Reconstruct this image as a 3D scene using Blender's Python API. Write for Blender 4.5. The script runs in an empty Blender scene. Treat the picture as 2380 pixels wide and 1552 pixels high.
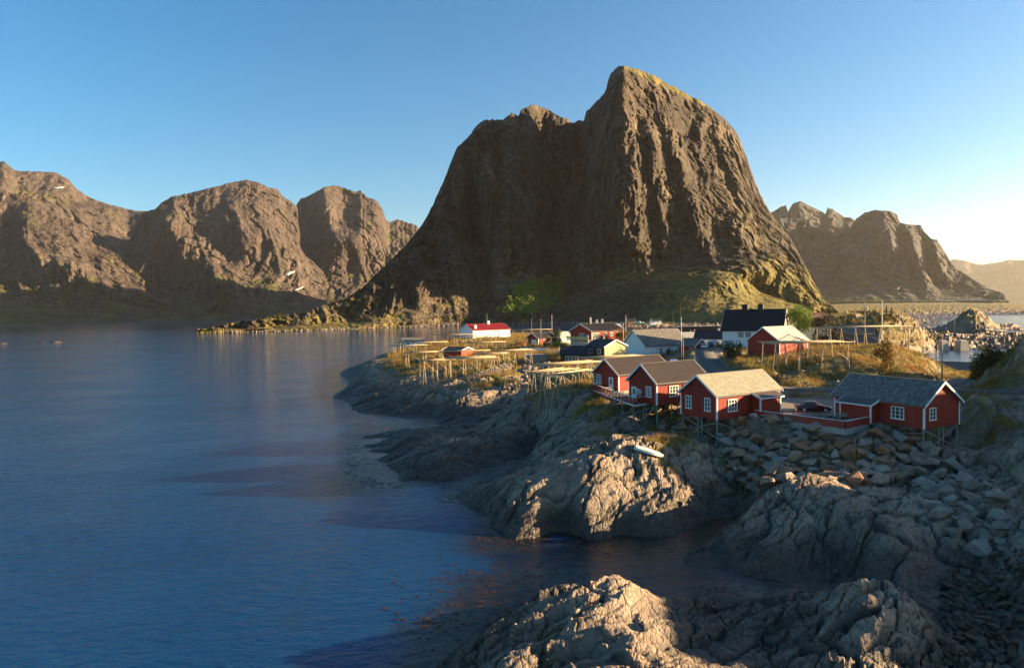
import bpy, math, random
import numpy as np
from mathutils import Vector, Matrix

C = bpy.context.scene.collection
SC = bpy.context.scene
R = math.radians
rng = np.random.default_rng(7)
random.seed(7)

# ------------------------------------------------------------------ camera
CAM_H = 23.0
PITCH, ROLL = 2.05, 1.02
cam_d = bpy.data.cameras.new('camera')
cam_d.lens = 24.0
cam_d.sensor_width = 36.0
cam_d.clip_start = 0.5
cam_d.clip_end = 60000
cam = bpy.data.objects.new('camera', cam_d)
C.objects.link(cam)
CAM_M = Matrix.Rotation(R(90 - PITCH), 4, 'X') @ Matrix.Rotation(R(-ROLL), 4, 'Z')
cam.matrix_world = Matrix.Translation((0, 0, CAM_H)) @ CAM_M
SC.camera = cam

# ------------------------------------------------------------------ sky and sun
SUN_AZ, SUN_EL = 87.0, 12.0          # azimuth clockwise from the view axis (+Y)
sun_dir = Vector((math.sin(R(SUN_AZ)) * math.cos(R(SUN_EL)), math.cos(R(SUN_AZ)) * math.cos(R(SUN_EL)), math.sin(R(SUN_EL))))
world = bpy.data.worlds.new('World')
SC.world = world
world.use_nodes = True
wn = world.node_tree.nodes
wn.clear()
sky = wn.new('ShaderNodeTexSky')
sky.sky_type = 'NISHITA'
sky.sun_disc = False
sky.sun_elevation = R(SUN_EL)
sky.sun_rotation = R(SUN_AZ)
sky.altitude = 0
sky.air_density = 1.0
sky.dust_density = 0.7
sky.ozone_density = 3.0
bgd = wn.new('ShaderNodeBackground')
bgd.inputs['Strength'].default_value = 0.05
wout = wn.new('ShaderNodeOutputWorld')
hsv = wn.new('ShaderNodeHueSaturation')
hsv.inputs['Saturation'].default_value = 1.3
hsv.inputs['Hue'].default_value = 0.494
world.node_tree.links.new(sky.outputs[0], hsv.inputs['Color'])
world.node_tree.links.new(hsv.outputs[0], bgd.inputs['Color'])
world.node_tree.links.new(bgd.outputs[0], wout.inputs['Surface'])

sun_l = bpy.data.lights.new('sun', 'SUN')
sun_l.energy = 5.0
sun_l.angle = R(0.5)
sun_l.color = (1.0, 0.73, 0.40)
sun_o = bpy.data.objects.new('sun', sun_l)
sun_o.rotation_euler = (-sun_dir).to_track_quat('-Z', 'Y').to_euler()
sun_o.location = (200, -50, 200)
C.objects.link(sun_o)

SC.view_settings.view_transform = 'Standard'
SC.view_settings.look = 'None'
SC.view_settings.exposure = 2.25
SC.view_settings.gamma = 1.0
SC.view_settings.use_curve_mapping = False
SC.cycles.use_denoising = True
SC.cycles.max_bounces = 6
SC.cycles.diffuse_bounces = 2
SC.cycles.glossy_bounces = 3
SC.cycles.transparent_max_bounces = 6
SC.cycles.volume_bounces = 0
SC.cycles.sample_clamp_indirect = 4.0

# ------------------------------------------------------------------ measuring helpers
# Positions are measured in the photograph at 2380 px width and turned into points of the place.
FV = 24.0 / 36.0 * 2380.0
_M3 = np.array(CAM_M.to_3x3())

def ray(px, py):
    px = np.asarray(px, float); py = np.asarray(py, float)
    d = np.stack(np.broadcast_arrays((px - 1190.0) / FV, -(py - 776.0) / FV, -np.ones_like(px + py)), -1)
    return d @ _M3.T

def at(px, py, z=0.0):
    """the point of the place at height z seen at px,py"""
    d = ray(px, py)
    t = (z - CAM_H) / d[..., 2]
    p = d * t[..., None]
    p[..., 2] += CAM_H
    return p

def atY(px, py, Y):
    d = ray(px, py)
    p = d * (np.asarray(Y, float) / d[..., 1])[..., None]
    p[..., 2] += CAM_H
    return p

def atYz(px, Y, z):
    """point at depth Y and height z in the column px"""
    d = ray(px, 700.0)
    x = d[0] / d[1] * Y
    return np.array((x, Y, z))

# ------------------------------------------------------------------ noise
def _hash(ix, iy, iz, seed):
    h = (ix.astype(np.int64) * 374761393 + iy.astype(np.int64) * 668265263 + iz.astype(np.int64) * 2147483647 + seed * 1274126177) & 0xFFFFFFFF
    h = ((h ^ (h >> 13)) * 1274126177) & 0xFFFFFFFF
    h = ((h ^ (h >> 16)) * 2246822519) & 0xFFFFFFFF
    return (h ^ (h >> 15)) & 0xFFFFFFFF

_G = np.array([(1, 1, 0), (-1, 1, 0), (1, -1, 0), (-1, -1, 0), (1, 0, 1), (-1, 0, 1), (1, 0, -1), (-1, 0, -1),
               (0, 1, 1), (0, -1, 1), (0, 1, -1), (0, -1, -1), (1, 1, 0), (-1, 1, 0), (0, -1, 1), (0, -1, -1)], np.float32)

def perlin(x, y, z=0.0, seed=0):
    x, y, z = np.broadcast_arrays(np.asarray(x, np.float32), np.asarray(y, np.float32), np.asarray(z, np.float32))
    ix, iy, iz = np.floor(x), np.floor(y), np.floor(z)
    fx, fy, fz = x - ix, y - iy, z - iz
    ix, iy, iz = ix.astype(np.int64), iy.astype(np.int64), iz.astype(np.int64)
    u = fx * fx * fx * (fx * (fx * 6 - 15) + 10)
    v = fy * fy * fy * (fy * (fy * 6 - 15) + 10)
    w = fz * fz * fz * (fz * (fz * 6 - 15) + 10)
    def g(a, b, c):
        k = _G[_hash(ix + a, iy + b, iz + c, seed) & 15]
        return k[..., 0] * (fx - a) + k[..., 1] * (fy - b) + k[..., 2] * (fz - c)
    x00 = g(0, 0, 0) * (1 - u) + g(1, 0, 0) * u
    x10 = g(0, 1, 0) * (1 - u) + g(1, 1, 0) * u
    x01 = g(0, 0, 1) * (1 - u) + g(1, 0, 1) * u
    x11 = g(0, 1, 1) * (1 - u) + g(1, 1, 1) * u
    return (x00 * (1 - v) + x10 * v) * (1 - w) + (x01 * (1 - v) + x11 * v) * w

def fbm(x, y, z=0.0, octaves=4, seed=0, gain=0.5, lac=2.03):
    a, f, s = 1.0, 1.0, 0.0
    for o in range(octaves):
        s = s + a * perlin(np.asarray(x) * f, np.asarray(y) * f, np.asarray(z) * f, seed + o * 17)
        a *= gain; f *= lac
    return s

def ridged(x, y, z=0.0, octaves=4, seed=0, gain=0.5, lac=2.03):
    a, f, s = 1.0, 1.0, 0.0
    for o in range(octaves):
        n = 1.0 - np.abs(perlin(np.asarray(x) * f, np.asarray(y) * f, np.asarray(z) * f, seed + o * 31)) * 2.0
        s = s + a * n
        a *= gain; f *= lac
    return s

def worley(x, y, seed=0):
    """angular cells: distance to the two nearest feature points, a random value of the nearest cell and its tilted plane"""
    x = np.asarray(x, np.float32); y = np.asarray(y, np.float32)
    ix, iy = np.floor(x).astype(np.int64), np.floor(y).astype(np.int64)
    f1 = np.full(x.shape, 9.0, np.float32); f2 = f1.copy(); rv = np.zeros_like(f1); tl = np.zeros_like(f1)
    for a in (-1, 0, 1):
        for b in (-1, 0, 1):
            h = _hash(ix + a, iy + b, np.zeros_like(ix), seed)
            ox = x - ((ix + a) + (h & 0xFFFF) / 65536.0); oy = y - ((iy + b) + ((h >> 16) & 0xFFFF) / 65536.0)
            ax, ay = np.abs(ox), np.abs(oy)
            d = (.45 * np.sqrt(ax * ax + ay * ay) + .55 * np.maximum(ax, ay)).astype(np.float32)
            near = d < f1
            f2 = np.where(near, f1, np.minimum(f2, d))
            rv = np.where(near, (h % 997) / 997.0, rv)
            tl = np.where(near, ox * ((h % 89) / 44.0 - 1) + oy * ((h % 83) / 41.0 - 1), tl)
            f1 = np.where(near, d, f1)
    return f1, f2, rv.astype(np.float32), tl.astype(np.float32)

def smooth(a, b, x):
    t = np.clip((np.asarray(x, float) - a) / (b - a), 0, 1)
    return t * t * (3 - 2 * t)

# ------------------------------------------------------------------ object helpers
def tag(o, label=None, cat=None, group=None, kind=None):
    if label: o['label'] = label
    if cat: o['category'] = cat
    if group: o['group'] = group
    if kind: o['kind'] = kind
    return o

def empty(name, loc=(0, 0, 0), rotz=0.0, label=None, cat=None, group=None, kind=None):
    o = bpy.data.objects.new(name, None)
    o.location = loc; o.rotation_euler = (0, 0, rotz)
    o.empty_display_size = 0.2
    C.objects.link(o)
    return tag(o, label, cat, group, kind)

def np_mesh(name, verts, faces, mat=None, smooth_shade=True, attrs=None):
    """verts (n,3); faces list of index arrays (m,3) or (m,4)"""
    me = bpy.data.meshes.new(name)
    if not isinstance(faces, (list, tuple)): faces = [faces]
    faces = [np.asarray(f, np.int32) for f in faces if len(f)]
    v = np.asarray(verts, np.float32)
    me.vertices.add(len(v)); me.vertices.foreach_set('co', v.ravel())
    nl = sum(f.size for f in faces); nf = sum(len(f) for f in faces)
    me.loops.add(nl); me.polygons.add(nf)
    me.loops.foreach_set('vertex_index', np.concatenate([f.ravel() for f in faces]))
    tot = np.concatenate([np.full(len(f), f.shape[1], np.int32) for f in faces])
    st = np.zeros(nf, np.int32); st[1:] = np.cumsum(tot)[:-1]
    me.polygons.foreach_set('loop_start', st)
    try: me.polygons.foreach_set('loop_total', tot)
    except Exception: pass
    me.polygons.foreach_set('use_smooth', np.full(nf, smooth_shade, bool))
    for k, a in (attrs or {}).items():
        a = np.asarray(a, np.float32)
        if a.ndim == 1:
            at_ = me.attributes.new(k, 'FLOAT', 'POINT'); at_.data.foreach_set('value', a)
        else:
            at_ = me.attributes.new(k, 'FLOAT_COLOR', 'POINT')
            at_.data.foreach_set('color', np.concatenate([a, np.ones((len(a), 1), np.float32)], 1).ravel())
    if mat: me.materials.append(mat)
    me.update(); me.validate()
    return me

def link(name, me, parent=None, loc=None, rotz=None):
    o = bpy.data.objects.new(name, me)
    C.objects.link(o)
    if parent is not None: o.parent = parent
    if loc is not None: o.location = loc
    if rotz is not None: o.rotation_euler = (0, 0, rotz)
    return o

def grid_faces(ny, nx):
    i = np.arange(ny * nx).reshape(ny, nx)
    return np.stack([i[:-1, :-1], i[:-1, 1:], i[1:, 1:], i[1:, :-1]], -1).reshape(-1, 4)

class MB:
    """collects simple solids into one mesh"""
    def __init__(s): s.v = []; s.f = []
    def add(s, vs, fs):
        n = len(s.v); s.v.extend([tuple(p) for p in vs]); s.f.extend([tuple(i + n for i in f) for f in fs]); return s
    def box(s, x0, x1, y0, y1, z0, z1):
        return s.add([(x0, y0, z0), (x1, y0, z0), (x1, y1, z0), (x0, y1, z0), (x0, y0, z1), (x1, y0, z1), (x1, y1, z1), (x0, y1, z1)],
                     [(3, 2, 1, 0), (4, 5, 6, 7), (0, 1, 5, 4), (1, 2, 6, 5), (2, 3, 7, 6), (3, 0, 4, 7)])
    def bar(s, a, b, w, h=None, up=(0, 0, 1)):
        """rectangular bar from a to b"""
        h = w if h is None else h
        a = Vector(a); b = Vector(b); d = (b - a).normalized()
        up = Vector(up)
        if abs(d.dot(up)) > 0.98: up = Vector((0, 1, 0))
        sd = d.cross(up).normalized(); u2 = sd.cross(d)
        q = []
        for p in (a, b):
            for i, j in ((-1, -1), (1, -1), (1, 1), (-1, 1)):
                q.append(p + sd * (i * w / 2) + u2 * (j * h / 2))
        return s.add(q, [(3, 2, 1, 0), (4, 5, 6, 7), (0, 1, 5, 4), (1, 2, 6, 5), (2, 3, 7, 6), (3, 0, 4, 7)])
    def tube(s, a, b, r0, r1=None, n=6):
        r1 = r0 if r1 is None else r1
        a = Vector(a); b = Vector(b); d = (b - a).normalized()
        up = Vector((0, 0, 1)) if abs(d.z) < 0.95 else Vector((1, 0, 0))
        sd = d.cross(up).normalized(); u2 = sd.cross(d)
        q = []
        for p, r in ((a, r0), (b, r1)):
            for k in range(n):
                t = 2 * math.pi * k / n
                q.append(p + sd * (r * math.cos(t)) + u2 * (r * math.sin(t)))
        fs = [(k, (k + 1) % n, n + (k + 1) % n, n + k) for k in range(n)]
        fs += [tuple(range(n - 1, -1, -1)), tuple(range(n, 2 * n))]
        return s.add(q, fs)
    def prism(s, poly, a, b):
        """poly: points as functions of a parameter; a,b two lists of 3D points with the same count"""
        n = len(a)
        fs = [(k, (k + 1) % n, n + (k + 1) % n, n + k) for k in range(n)]
        fs += [tuple(range(n - 1, -1, -1)), tuple(range(n, 2 * n))]
        return s.add(list(a) + list(b), fs)
    def lathe(s, prof, n=12, c=(0, 0, 0), axis='z'):
        q = []
        for r, h in prof:
            for k in range(n):
                t = 2 * math.pi * k / n
                p = (r * math.cos(t), r * math.sin(t), h)
                if axis == 'y': p = (p[0], p[2], p[1])
                if axis == 'x': p = (p[2], p[0], p[1])
                q.append((p[0] + c[0], p[1] + c[1], p[2] + c[2]))
        fs = []
        for j in range(len(prof) - 1):
            for k in range(n):
                fs.append((j * n + k, j * n + (k + 1) % n, (j + 1) * n + (k + 1) % n, (j + 1) * n + k))
        fs.append(tuple(range(n - 1, -1, -1))); fs.append(tuple(range((len(prof) - 1) * n, len(prof) * n)))
        return s.add(q, fs)
    def mesh(s, name, mat, smooth_shade=False):
        me = bpy.data.meshes.new(name)
        me.from_pydata(s.v, [], s.f)
        if mat: me.materials.append(mat)
        if smooth_shade:
            for p in me.polygons: p.use_smooth = True
        me.update()
        return me
    def build(s, name, mat, parent=None, smooth_shade=False):
        return link(name, s.mesh(name, mat, smooth_shade), parent)

def copy_tree(o, parent=None):
    c = o.copy(); C.objects.link(c)
    if parent is not None: c.parent = parent
    for ch in list(o.children): copy_tree(ch, c)
    return c

# ------------------------------------------------------------------ material helpers
class NT:
    def __init__(s, name):
        s.m = bpy.data.materials.new(name); s.m.use_nodes = True
        s.t = s.m.node_tree; s.b = s.t.nodes['Principled BSDF']
    def n(s, typ, **kw):
        nd = s.t.nodes.new('ShaderNode' + typ)
        for k, v in kw.items():
            if k in nd.inputs: nd.inputs[k].default_value = v
            else: setattr(nd, k, v)
        return nd
    def l(s, a, b): s.t.links.new(a, b)
    def pos(s, scale=(1, 1, 1), rot=(0, 0, 0), obj=False):
        tc = s.n('TexCoord')
        mp = s.n('Mapping')
        mp.inputs['Scale'].default_value = scale; mp.inputs['Rotation'].default_value = rot
        if obj: s.l(tc.outputs['Object'], mp.inputs['Vector'])
        else: s.l(s.n('NewGeometry').outputs['Position'], mp.inputs['Vector'])
        return mp.outputs[0]
    def noise(s, vec, scale, detail=4, rough=0.55, out='Fac', dist=0.0):
        nd = s.n('TexNoise'); nd.inputs['Scale'].default_value = scale; nd.inputs['Detail'].default_value = detail
        nd.inputs['Roughness'].default_value = rough; nd.inputs['Distortion'].default_value = dist
        s.l(vec, nd.inputs['Vector']); return nd.outputs[out]
    def vor(s, vec, scale, feature='F1', out='Distance', rand=1.0):
        nd = s.n('TexVoronoi'); nd.feature = feature; nd.inputs['Scale'].default_value = scale; nd.inputs['Randomness'].default_value = rand
        s.l(vec, nd.inputs['Vector']); return nd.outputs[out]
    def ramp(s, fac, stops, interp='LINEAR'):
        nd = s.n('ValToRGB'); nd.color_ramp.interpolation = interp
        el = nd.color_ramp.elements
        while len(el) < len(stops): el.new(0.5)
        for e, (p, c) in zip(el, stops):
            e.position = p; e.color = (c[0], c[1], c[2], 1) if hasattr(c, '__len__') else (c, c, c, 1)
        s.l(fac, nd.inputs['Fac']); return nd.outputs['Color']
    def mix(s, fac, a, b, blend='MIX'):
        nd = s.n('Mix'); nd.data_type = 'RGBA'; nd.blend_type = blend
        for i, v in ((0, fac), (6, a), (7, b)):
            if hasattr(v, 'is_linked') or isinstance(v, bpy.types.NodeSocket): s.l(v, nd.inputs[i])
            elif i == 0: nd.inputs[0].default_value = v
            else: nd.inputs[i].default_value = (v[0], v[1], v[2], 1)
        return nd.outputs[2]
    def math(s, op, a, b=0.0, clamp=False):
        nd = s.n('Math'); nd.operation = op; nd.use_clamp = clamp
        for i, v in ((0, a), (1, b)):
            if isinstance(v, bpy.types.NodeSocket): s.l(v, nd.inputs[i])
            else: nd.inputs[i].default_value = v
        return nd.outputs[0]
    def attr(s, name, out='Fac'):
        nd = s.n('Attribute'); nd.attribute_name = name; return nd.outputs[out]
    def bump(s, h, strength=0.5, dist=0.1, normal=None):
        nd = s.n('Bump'); nd.inputs['Strength'].default_value = strength; nd.inputs['Distance'].default_value = dist
        s.l(h, nd.inputs['Height'])
        if normal is not None: s.l(normal, nd.inputs['Normal'])
        return nd.outputs[0]
    def done(s, color=None, rough=None, normal=None, spec=None, metal=None):
        for k, v in (('Base Color', color), ('Roughness', rough), ('Normal', normal), ('Specular IOR Level', spec), ('Metallic', metal)):
            if v is None: continue
            if isinstance(v, bpy.types.NodeSocket): s.l(v, s.b.inputs[k])
            elif k == 'Base Color': s.b.inputs[k].default_value = (v[0], v[1], v[2], 1)
            else: s.b.inputs[k].default_value = v
        return s.m
# ------------------------------------------------------------------ coast: control points px py height grass
PTS = """
905 818 0 0;887 831 1.5 .2;829 850 1.5 0;800 880 0 0;772 924 0 0;809 941 0 0;829 958 0 0;865 980 0 0;926 977 0 0;975 974 0 0;992 972 0 0
916 997 0 0;836 1016 0 0;870 1027 -.3 0;825 1039 0 0;857 1052 0 0;885 1060 -.3 0;857 1068 0 0;892 1079 0 0;900 1087 -.2 0;833 1121 0 0;914 1121 0 0;970 1115 0 0;1010 1115 0 0;1078 1102 0 0;1118 1096 0 0;1170 1083 0 0;1247 1056 0 0
1212 1079 0 0;1158 1106 0 0;1078 1132 0 0;1048 1160 0 0;1078 1175 0 0;1122 1186 0 0;1137 1211 0 0;1141 1227 0 0;1151 1239 0 0;1195 1249 0 0;1236 1246 0 0;1351 1251 0 0;1420 1254 0 0;1490 1253 0 0;1538 1246 0 0;1601 1227 0 0;1649 1205 0 0;1712 1173 0 0
1715 1199 0 0;1681 1223 0 0;1620 1245 0 0;1584 1290 0 0;1606 1323 0 0;1671 1334 0 0;1736 1337 0 0;1746 1351 0 0;1824 1371 0 0;1875 1374 0 0;1937 1367 .2 0
1010 1552 0 0;1040 1530 0 0
860 800 -4 0;780 860 -4 0;740 920 -4 0;740 980 -4 0;800 1000 -2 0;780 1060 -4 0;780 1130 -4 0;900 1180 -4 0;1000 1160 -2 0;1000 1220 -4 0;1060 1260 -4 0;1150 1320 -4 0;1130 1106 -1 0;1190 1088 -.8 0;980 985 -.6 0;900 985 -1 0
1300 1300 -2.5 0;1450 1300 -2 0;1560 1300 -1.5 0;1660 1350 -1 0;1730 1365 -.8 0;1640 1226 -.5 0;1000 1450 -4 0;950 1552 -4 0;1100 1400 -3 0;1250 1360 -2 0;1560 1370 -1 0;1600 1270 -1 0
853 844 4 .1;902 824 4.5 1;950 822 6 1;930 850 5 .5;880 880 3.6 0;840 900 2.2 0;950 880 4.8 0;1000 870 6 .4;1042 889 5.5 .2;1000 920 3.5 0;950 945 1.6 0;880 940 1.2 0;900 910 2.6 0
1100 900 5.4 .2;1150 890 6.1 .5;1200 872 7.3 .6;1180 930 3.4 0;1100 950 2.3 0;1050 930 3 0;1120 920 4.1 0;1240 880 6 0;1265 850 7.9 .3;1225 905 5.2 0;1020 960 1 0
1180 965 1.0 0;1250 930 3 0;1090 972 .8 0
1000 1000 2 0;930 1006 1 0;1120 990 2.6 0;1140 975 3 0;1200 940 6.5 0;1280 915 8.4 .3;1180 1000 3 0;1300 945 6.9 0;1330 925 8.3 .4;1240 1012 1.8 0;1000 1060 2.2 0;900 1100 .8 0;1080 1060 2.2 0;1180 1040 1.6 0;960 1030 1.8 0;1080 1020 2.8 0;940 1085 1.2 0;1040 1085 1.2 0;1150 1065 1.2 0
1390 960 6.9 .2;1340 972 5.6 0;1300 980 5.2 0;1262 1012 4.4 0;1300 1050 3.9 0;1230 1072 1.6 0;1200 1100 2.2 0;1120 1145 1.5 0;1250 1070 2.4 0;1340 1030 4.9 0;1150 1190 1.6 0;1250 1130 4 0;1350 1090 5.4 0;1450 1040 6.6 .2;1500 1020 7 .3;1600 1030 6.4 .4;1450 1120 4.2 0;1350 1170 2.8 0;1250 1200 1.9 0;1500 1180 2 0;1600 1150 2.4 0;1550 1100 4.3 0;1700 1100 3.8 0;1680 1140 2 0;1540 1050 6.2 0;1400 1215 1.2 0;1200 1225 1.0 0;1160 1215 .9 0;1550 1215 1 0
1479 1001 5.9 .3;1531 986 6.3 .4;1388 944 8.0 .7;1440 960 7.4 .5;1470 920 8.6 .3;1600 960 7.7 .4;1420 990 6.3 .2;1597 1002 6 .5;1667 1050 4.2 0;1691 1008 5.9 0;1640 1000 6.4 .3;1680 985 7.2 0
1750 985 7.6 .4;1880 992 7.6 .3;1990 1010 7.5 .4;2060 1000 7.7 .3;1760 1110 3.3 0;1900 1095 4 0;2050 1120 3.6 0;1800 1060 4.9 0;1950 1060 5.2 0;2125 1069 4.8 0;2100 1010 7 .2;2050 1060 5.6 0;2180 1035 5.8 .2
1800 1112 4.9 0;1900 1108 5.3 .2;1850 1150 4.1 0;1750 1200 2.8 0;1700 1270 1.4 0;1850 1230 2.9 0;1950 1180 4.4 0;1880 1290 1 0;1800 1310 .7 0;1650 1300 .7 0;1780 1150 3.4 0
2050 1220 4.5 0;2080 1190 4.9 0;2000 1290 1.9 0;2130 1290 2.4 0;2010 1170 4.6 0;1960 1240 2.6 0;2180 1230 3.2 0;1960 1340 .5 0
2250 1000 7 .3;2300 930 10.5 .45;2250 930 10 .3;2210 950 8.6 .3;2250 1090 5 0;2330 1100 5.4 .2;2300 1200 3.8 0;2370 1250 3.6 0;2200 1150 4.4 0;2250 1320 1.4 0;2350 1400 1.4 0;2380 1500 2;2340 950 9.5 .3;2390 1000 8.5 .1;2300 1020 6.4 .2;2450 1100 6;2450 1300 4;2480 1500 3
1438 1350 4.1 0;1250 1410 3 0;1304 1388 3.4 0;1105 1475 1.5 0;1064 1520 .8 0;1300 1450 3.2 0;1200 1500 2.3 0;1400 1500 3.2 0;1526 1402 2.5 0;1660 1390 1.7 0;1736 1390 1.5 0;1807 1395 1.7 0;1865 1378 2.2 0;1982 1356 4.4 0;2100 1400 3.9 0;2060 1450 4 0;2187 1445 2 0;1700 1480 1.3 0;1600 1500 2.5 0;1850 1480 1.8 0;2200 1380 .7 0;1930 1440 2.6 0;1950 1540 2.4 0;1480 1420 3.4 0;2250 1500 1 0;1700 1560 1.8 0;1450 1560 2.8 0;1150 1560 1.6 0;2150 1560 2 0
1880 935 8.2 0;1800 960 8.1 0;1960 950 8.2 0;1900 965 8.1 0;1850 920 8.4 .5;1930 920 8.5 .6;1790 930 8.3 0;1720 950 8.1 0;1815 902 8.6 0;1930 906 8.6 0;2060 907 8.7 0;2170 906 8.8 0;2260 907 8.9 0;2400 912 9.2 0;2300 905 9 .8;2200 915 9 .6;2380 900 9.8 .7;1715 885 8.7 0;1672 862 9 0;1652 840 9.8 0;1640 822 10.5 0;1640 806 11 0;2200 893 8.4 0;2240 884 7 .3
1900 845 11.6 1;2000 833 12.4 1;2050 805 13.6 1;1850 860 10.9 1;1830 885 8.9 .8;1900 889 8.9 .8;2000 892 8.9 .8;2100 850 11 1;2150 875 9.4 1;2180 860 9.5 1;1790 860 11 .9;1740 865 10.2 1;1700 855 10.2 1;1690 838 10.9 1;1715 835 10.6 .8;1760 840 10.8 .9;1960 812 13 1;2120 815 12 1;2160 835 10 .8;2100 880 9.6 1;1880 872 9.6 .1;1930 872 9.8 .1;1800 872 9.8 .1;1850 872 9.8 .1
1600 872 8.9 .4;1550 905 8.8 .4;1500 860 8.6 .3;1620 842 9.4 .3;1560 838 8.2 .6;1480 836 7.9 .6;1400 845 8.3 .7;1330 840 8.4 .8;1290 862 7.9 .8;1340 890 8.5 1;1300 900 8.3 .9;1380 900 8.7 1;1440 880 8.9 .5
"""
YPTS = """
980 430 0 0;1100 440 0 0;1250 440 0 0;1400 440 0 0;940 400 0 .2;960 350 5 1;1000 300 7 1;1000 250 7.5 1;1040 220 7.8 1;1100 300 9.2 1;1100 335 9.3 1;1160 340 9.3 1;1100 230 8.4 1;1100 390 6 1;1200 330 9 1;1200 250 8.8 1;1200 400 8 .8;1250 300 9 1;1250 220 8.6 1;1300 240 8.8 .9;1300 400 7 .8;1400 300 9.2 .8;1400 240 8.9 .8;1400 400 6 .5;1550 300 9.5 .6;1550 230 8.6 .4;1620 205 10.6 .2;1550 400 5 .3;1600 440 2 0;1680 440 2 0
1650 240 10 .5;1720 205 9.9 .7;1700 300 11 .6;1720 400 4 .3;1800 240 10.2 .8;1800 195 10.2 .9;1850 170 11.6 1;1900 200 11 .9;1850 300 10 .7;1950 260 9 .8;2000 200 10.2 .9;2080 185 6.5 .7;2000 300 6 .5;1850 420 4 .5;2000 420 4 .5;2100 420 4 .4
2150 205 1 .3;2175 185 3 .4;2200 215 -1.5 0;2240 260 -2 0;2290 300 -2 0;2210 300 -2 0;2150 290 -1.5 0;2100 280 .5 .1;2250 220 -1.5 0;2290 220 -1 0;2320 250 -1 0;2350 280 -1 0;2230 195 .5 .3;2260 190 1.2 .4;2300 195 1.5 .5;2310 160 6 .9;2270 150 5.5 .7;2345 125 13.5 .1;2390 112 18 0;2320 130 9.5 .4;2300 115 9 .8;2360 165 8 .8;2450 110 20 0;2450 160 9 .2;2420 210 6 .6;2400 260 0 0;2450 330 1 0
2200 350 4.4 .2;2300 350 4.4 .1;2400 350 4.4 .1;2150 345 4.6 .5;2200 385 4.2 .2;2300 380 4 .2;2400 375 4 .1;2200 400 1 0;2300 400 0 0;2400 400 0 0;2250 440 -1 0;2350 440 -1 0;2180 326 0 0;2300 328 0 0
1440 770 3.5 .5;1500 760 4 .5;1560 770 4 .5;1640 800 5 .5;1440 900 3 .6;1600 900 4 .6;1440 660 -2 0;1560 620 -2 0;1650 580 -2 0;1400 600 -3 0;1350 800 -3 0;1300 900 -3 0
1850 1100 4 .6;1950 1150 8 .6;2100 1200 3 .4;2200 1200 2 .3;2300 1200 2 .2;2400 1150 2 .2;2000 1700 18 .9;2150 1700 16 .9;2300 1700 14 .8;2400 1600 8 .5;2000 2400 22 .9;2200 2400 20 .9;2330 2400 16 .9;2440 2400 2 .3;2200 900 1 .2;2240 760 -2 0;2300 800 -3 0;2400 900 -3 0;2100 800 3 .5;2050 650 4 .6;2150 700 2 .3;2200 600 -2 0;2350 650 -2 0;1750 900 4 .5;1800 700 2 .5;1900 700 5 .6;1850 560 4 .6;1950 500 4 .6;2050 480 3 .5
1200 900 -3 0;1000 800 -4 0;2265 480 19 .5;2205 470 1 .1;2335 480 1 .1;2265 440 2 .2;2265 540 0 0;2240 470 16 .6;2300 480 11 .5;2350 520 5 .1;2385 520 1 0
1900 335 14 .6;1950 335 18 .5;2050 330 18 .55;2130 335 15.5 .4;2185 340 8 .2;2000 350 19 .5;2100 360 15 .4;1880 350 8 .8;1950 300 9 .9;2050 300 8.5 .8;2120 310 7 .7
"""
def _parse(s, isY):
    P, G = [], []
    for ln in s.replace('\n', ';').split(';'):
        w = [float(t) for t in ln.split()]
        if len(w) < 3: continue
        g = w[3] if len(w) > 3 else 0.0
        P.append(atYz(*w[:3]) if isY else at(*w[:3])); G.append(g)
    return np.array(P), np.array(G)
P1, G1 = _parse(PTS, False)
P2, G2 = _parse(YPTS, True)
CP = np.concatenate([P1, P2]); CG = np.concatenate([G1, G2])
# the hillside beyond the right edge of the picture and the sea floor all round: x y height grass
EX = np.array([(55, 18, 3, 0), (75, 25, 7, 0), (72, 45, 6.5, 0), (95, 55, 10, 0), (110, 80, 15, 0), (118, 100, 19, .05), (125, 130, 19, .05), (130, 170, 6, .3), (150, 220, 2, .3),
               (160, 60, 13, .3), (165, 100, 19, .5), (170, 150, 8, .5), (120, 20, 9, 0), (165, 20, 11, 0),
               (0, 20, -5, 0), (-40, 60, -6, 0), (-60, 120, -6, 0), (-120, 200, -6, 0), (-120, 330, -6, 0), (-120, 460, -6, 0), (30, 20, -2, 0), (-10, 34, -4, 0), (-18, 50, -4, 0),
               (-100, 440, -4, 0), (0, 480, -4, 0), (80, 480, -4, 0), (160, 480, -2, 0), (260, 480, -2, 0), (340, 460, -2, 0), (300, 330, 1, 0), (230, 270, -1, 0)], float)
CP = np.concatenate([CP, EX[:, :3]]); CG = np.concatenate([CG, EX[:, 3]])

def _phi(d2): return np.sqrt(d2 + 1.0)
def _fit(P, val, lam):
    n = len(P)
    d2 = ((P[:, None, :2] - P[None, :, :2]) ** 2).sum(-1)
    A = np.zeros((n + 1, n + 1)); A[:n, :n] = -_phi(d2) + lam * np.eye(n); A[n, :n] = 1; A[:n, n] = 1
    return np.linalg.solve(A, np.concatenate([val, [0]]))
# far points are spread thin, so the fit works in a frame that shrinks with distance
def warp(x, y):
    r = np.sqrt(x * x + y * y) + 1e-6
    k = 60.0 * np.log1p(r / 60.0) / r
    return x * k, y * k
_wx, _wy = warp(CP[:, 0], CP[:, 1])
WP = np.stack([_wx, _wy], -1)
HW = _fit(WP, CP[:, 2], 0.25)
GW = _fit(WP, CG, 2.0)

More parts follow.
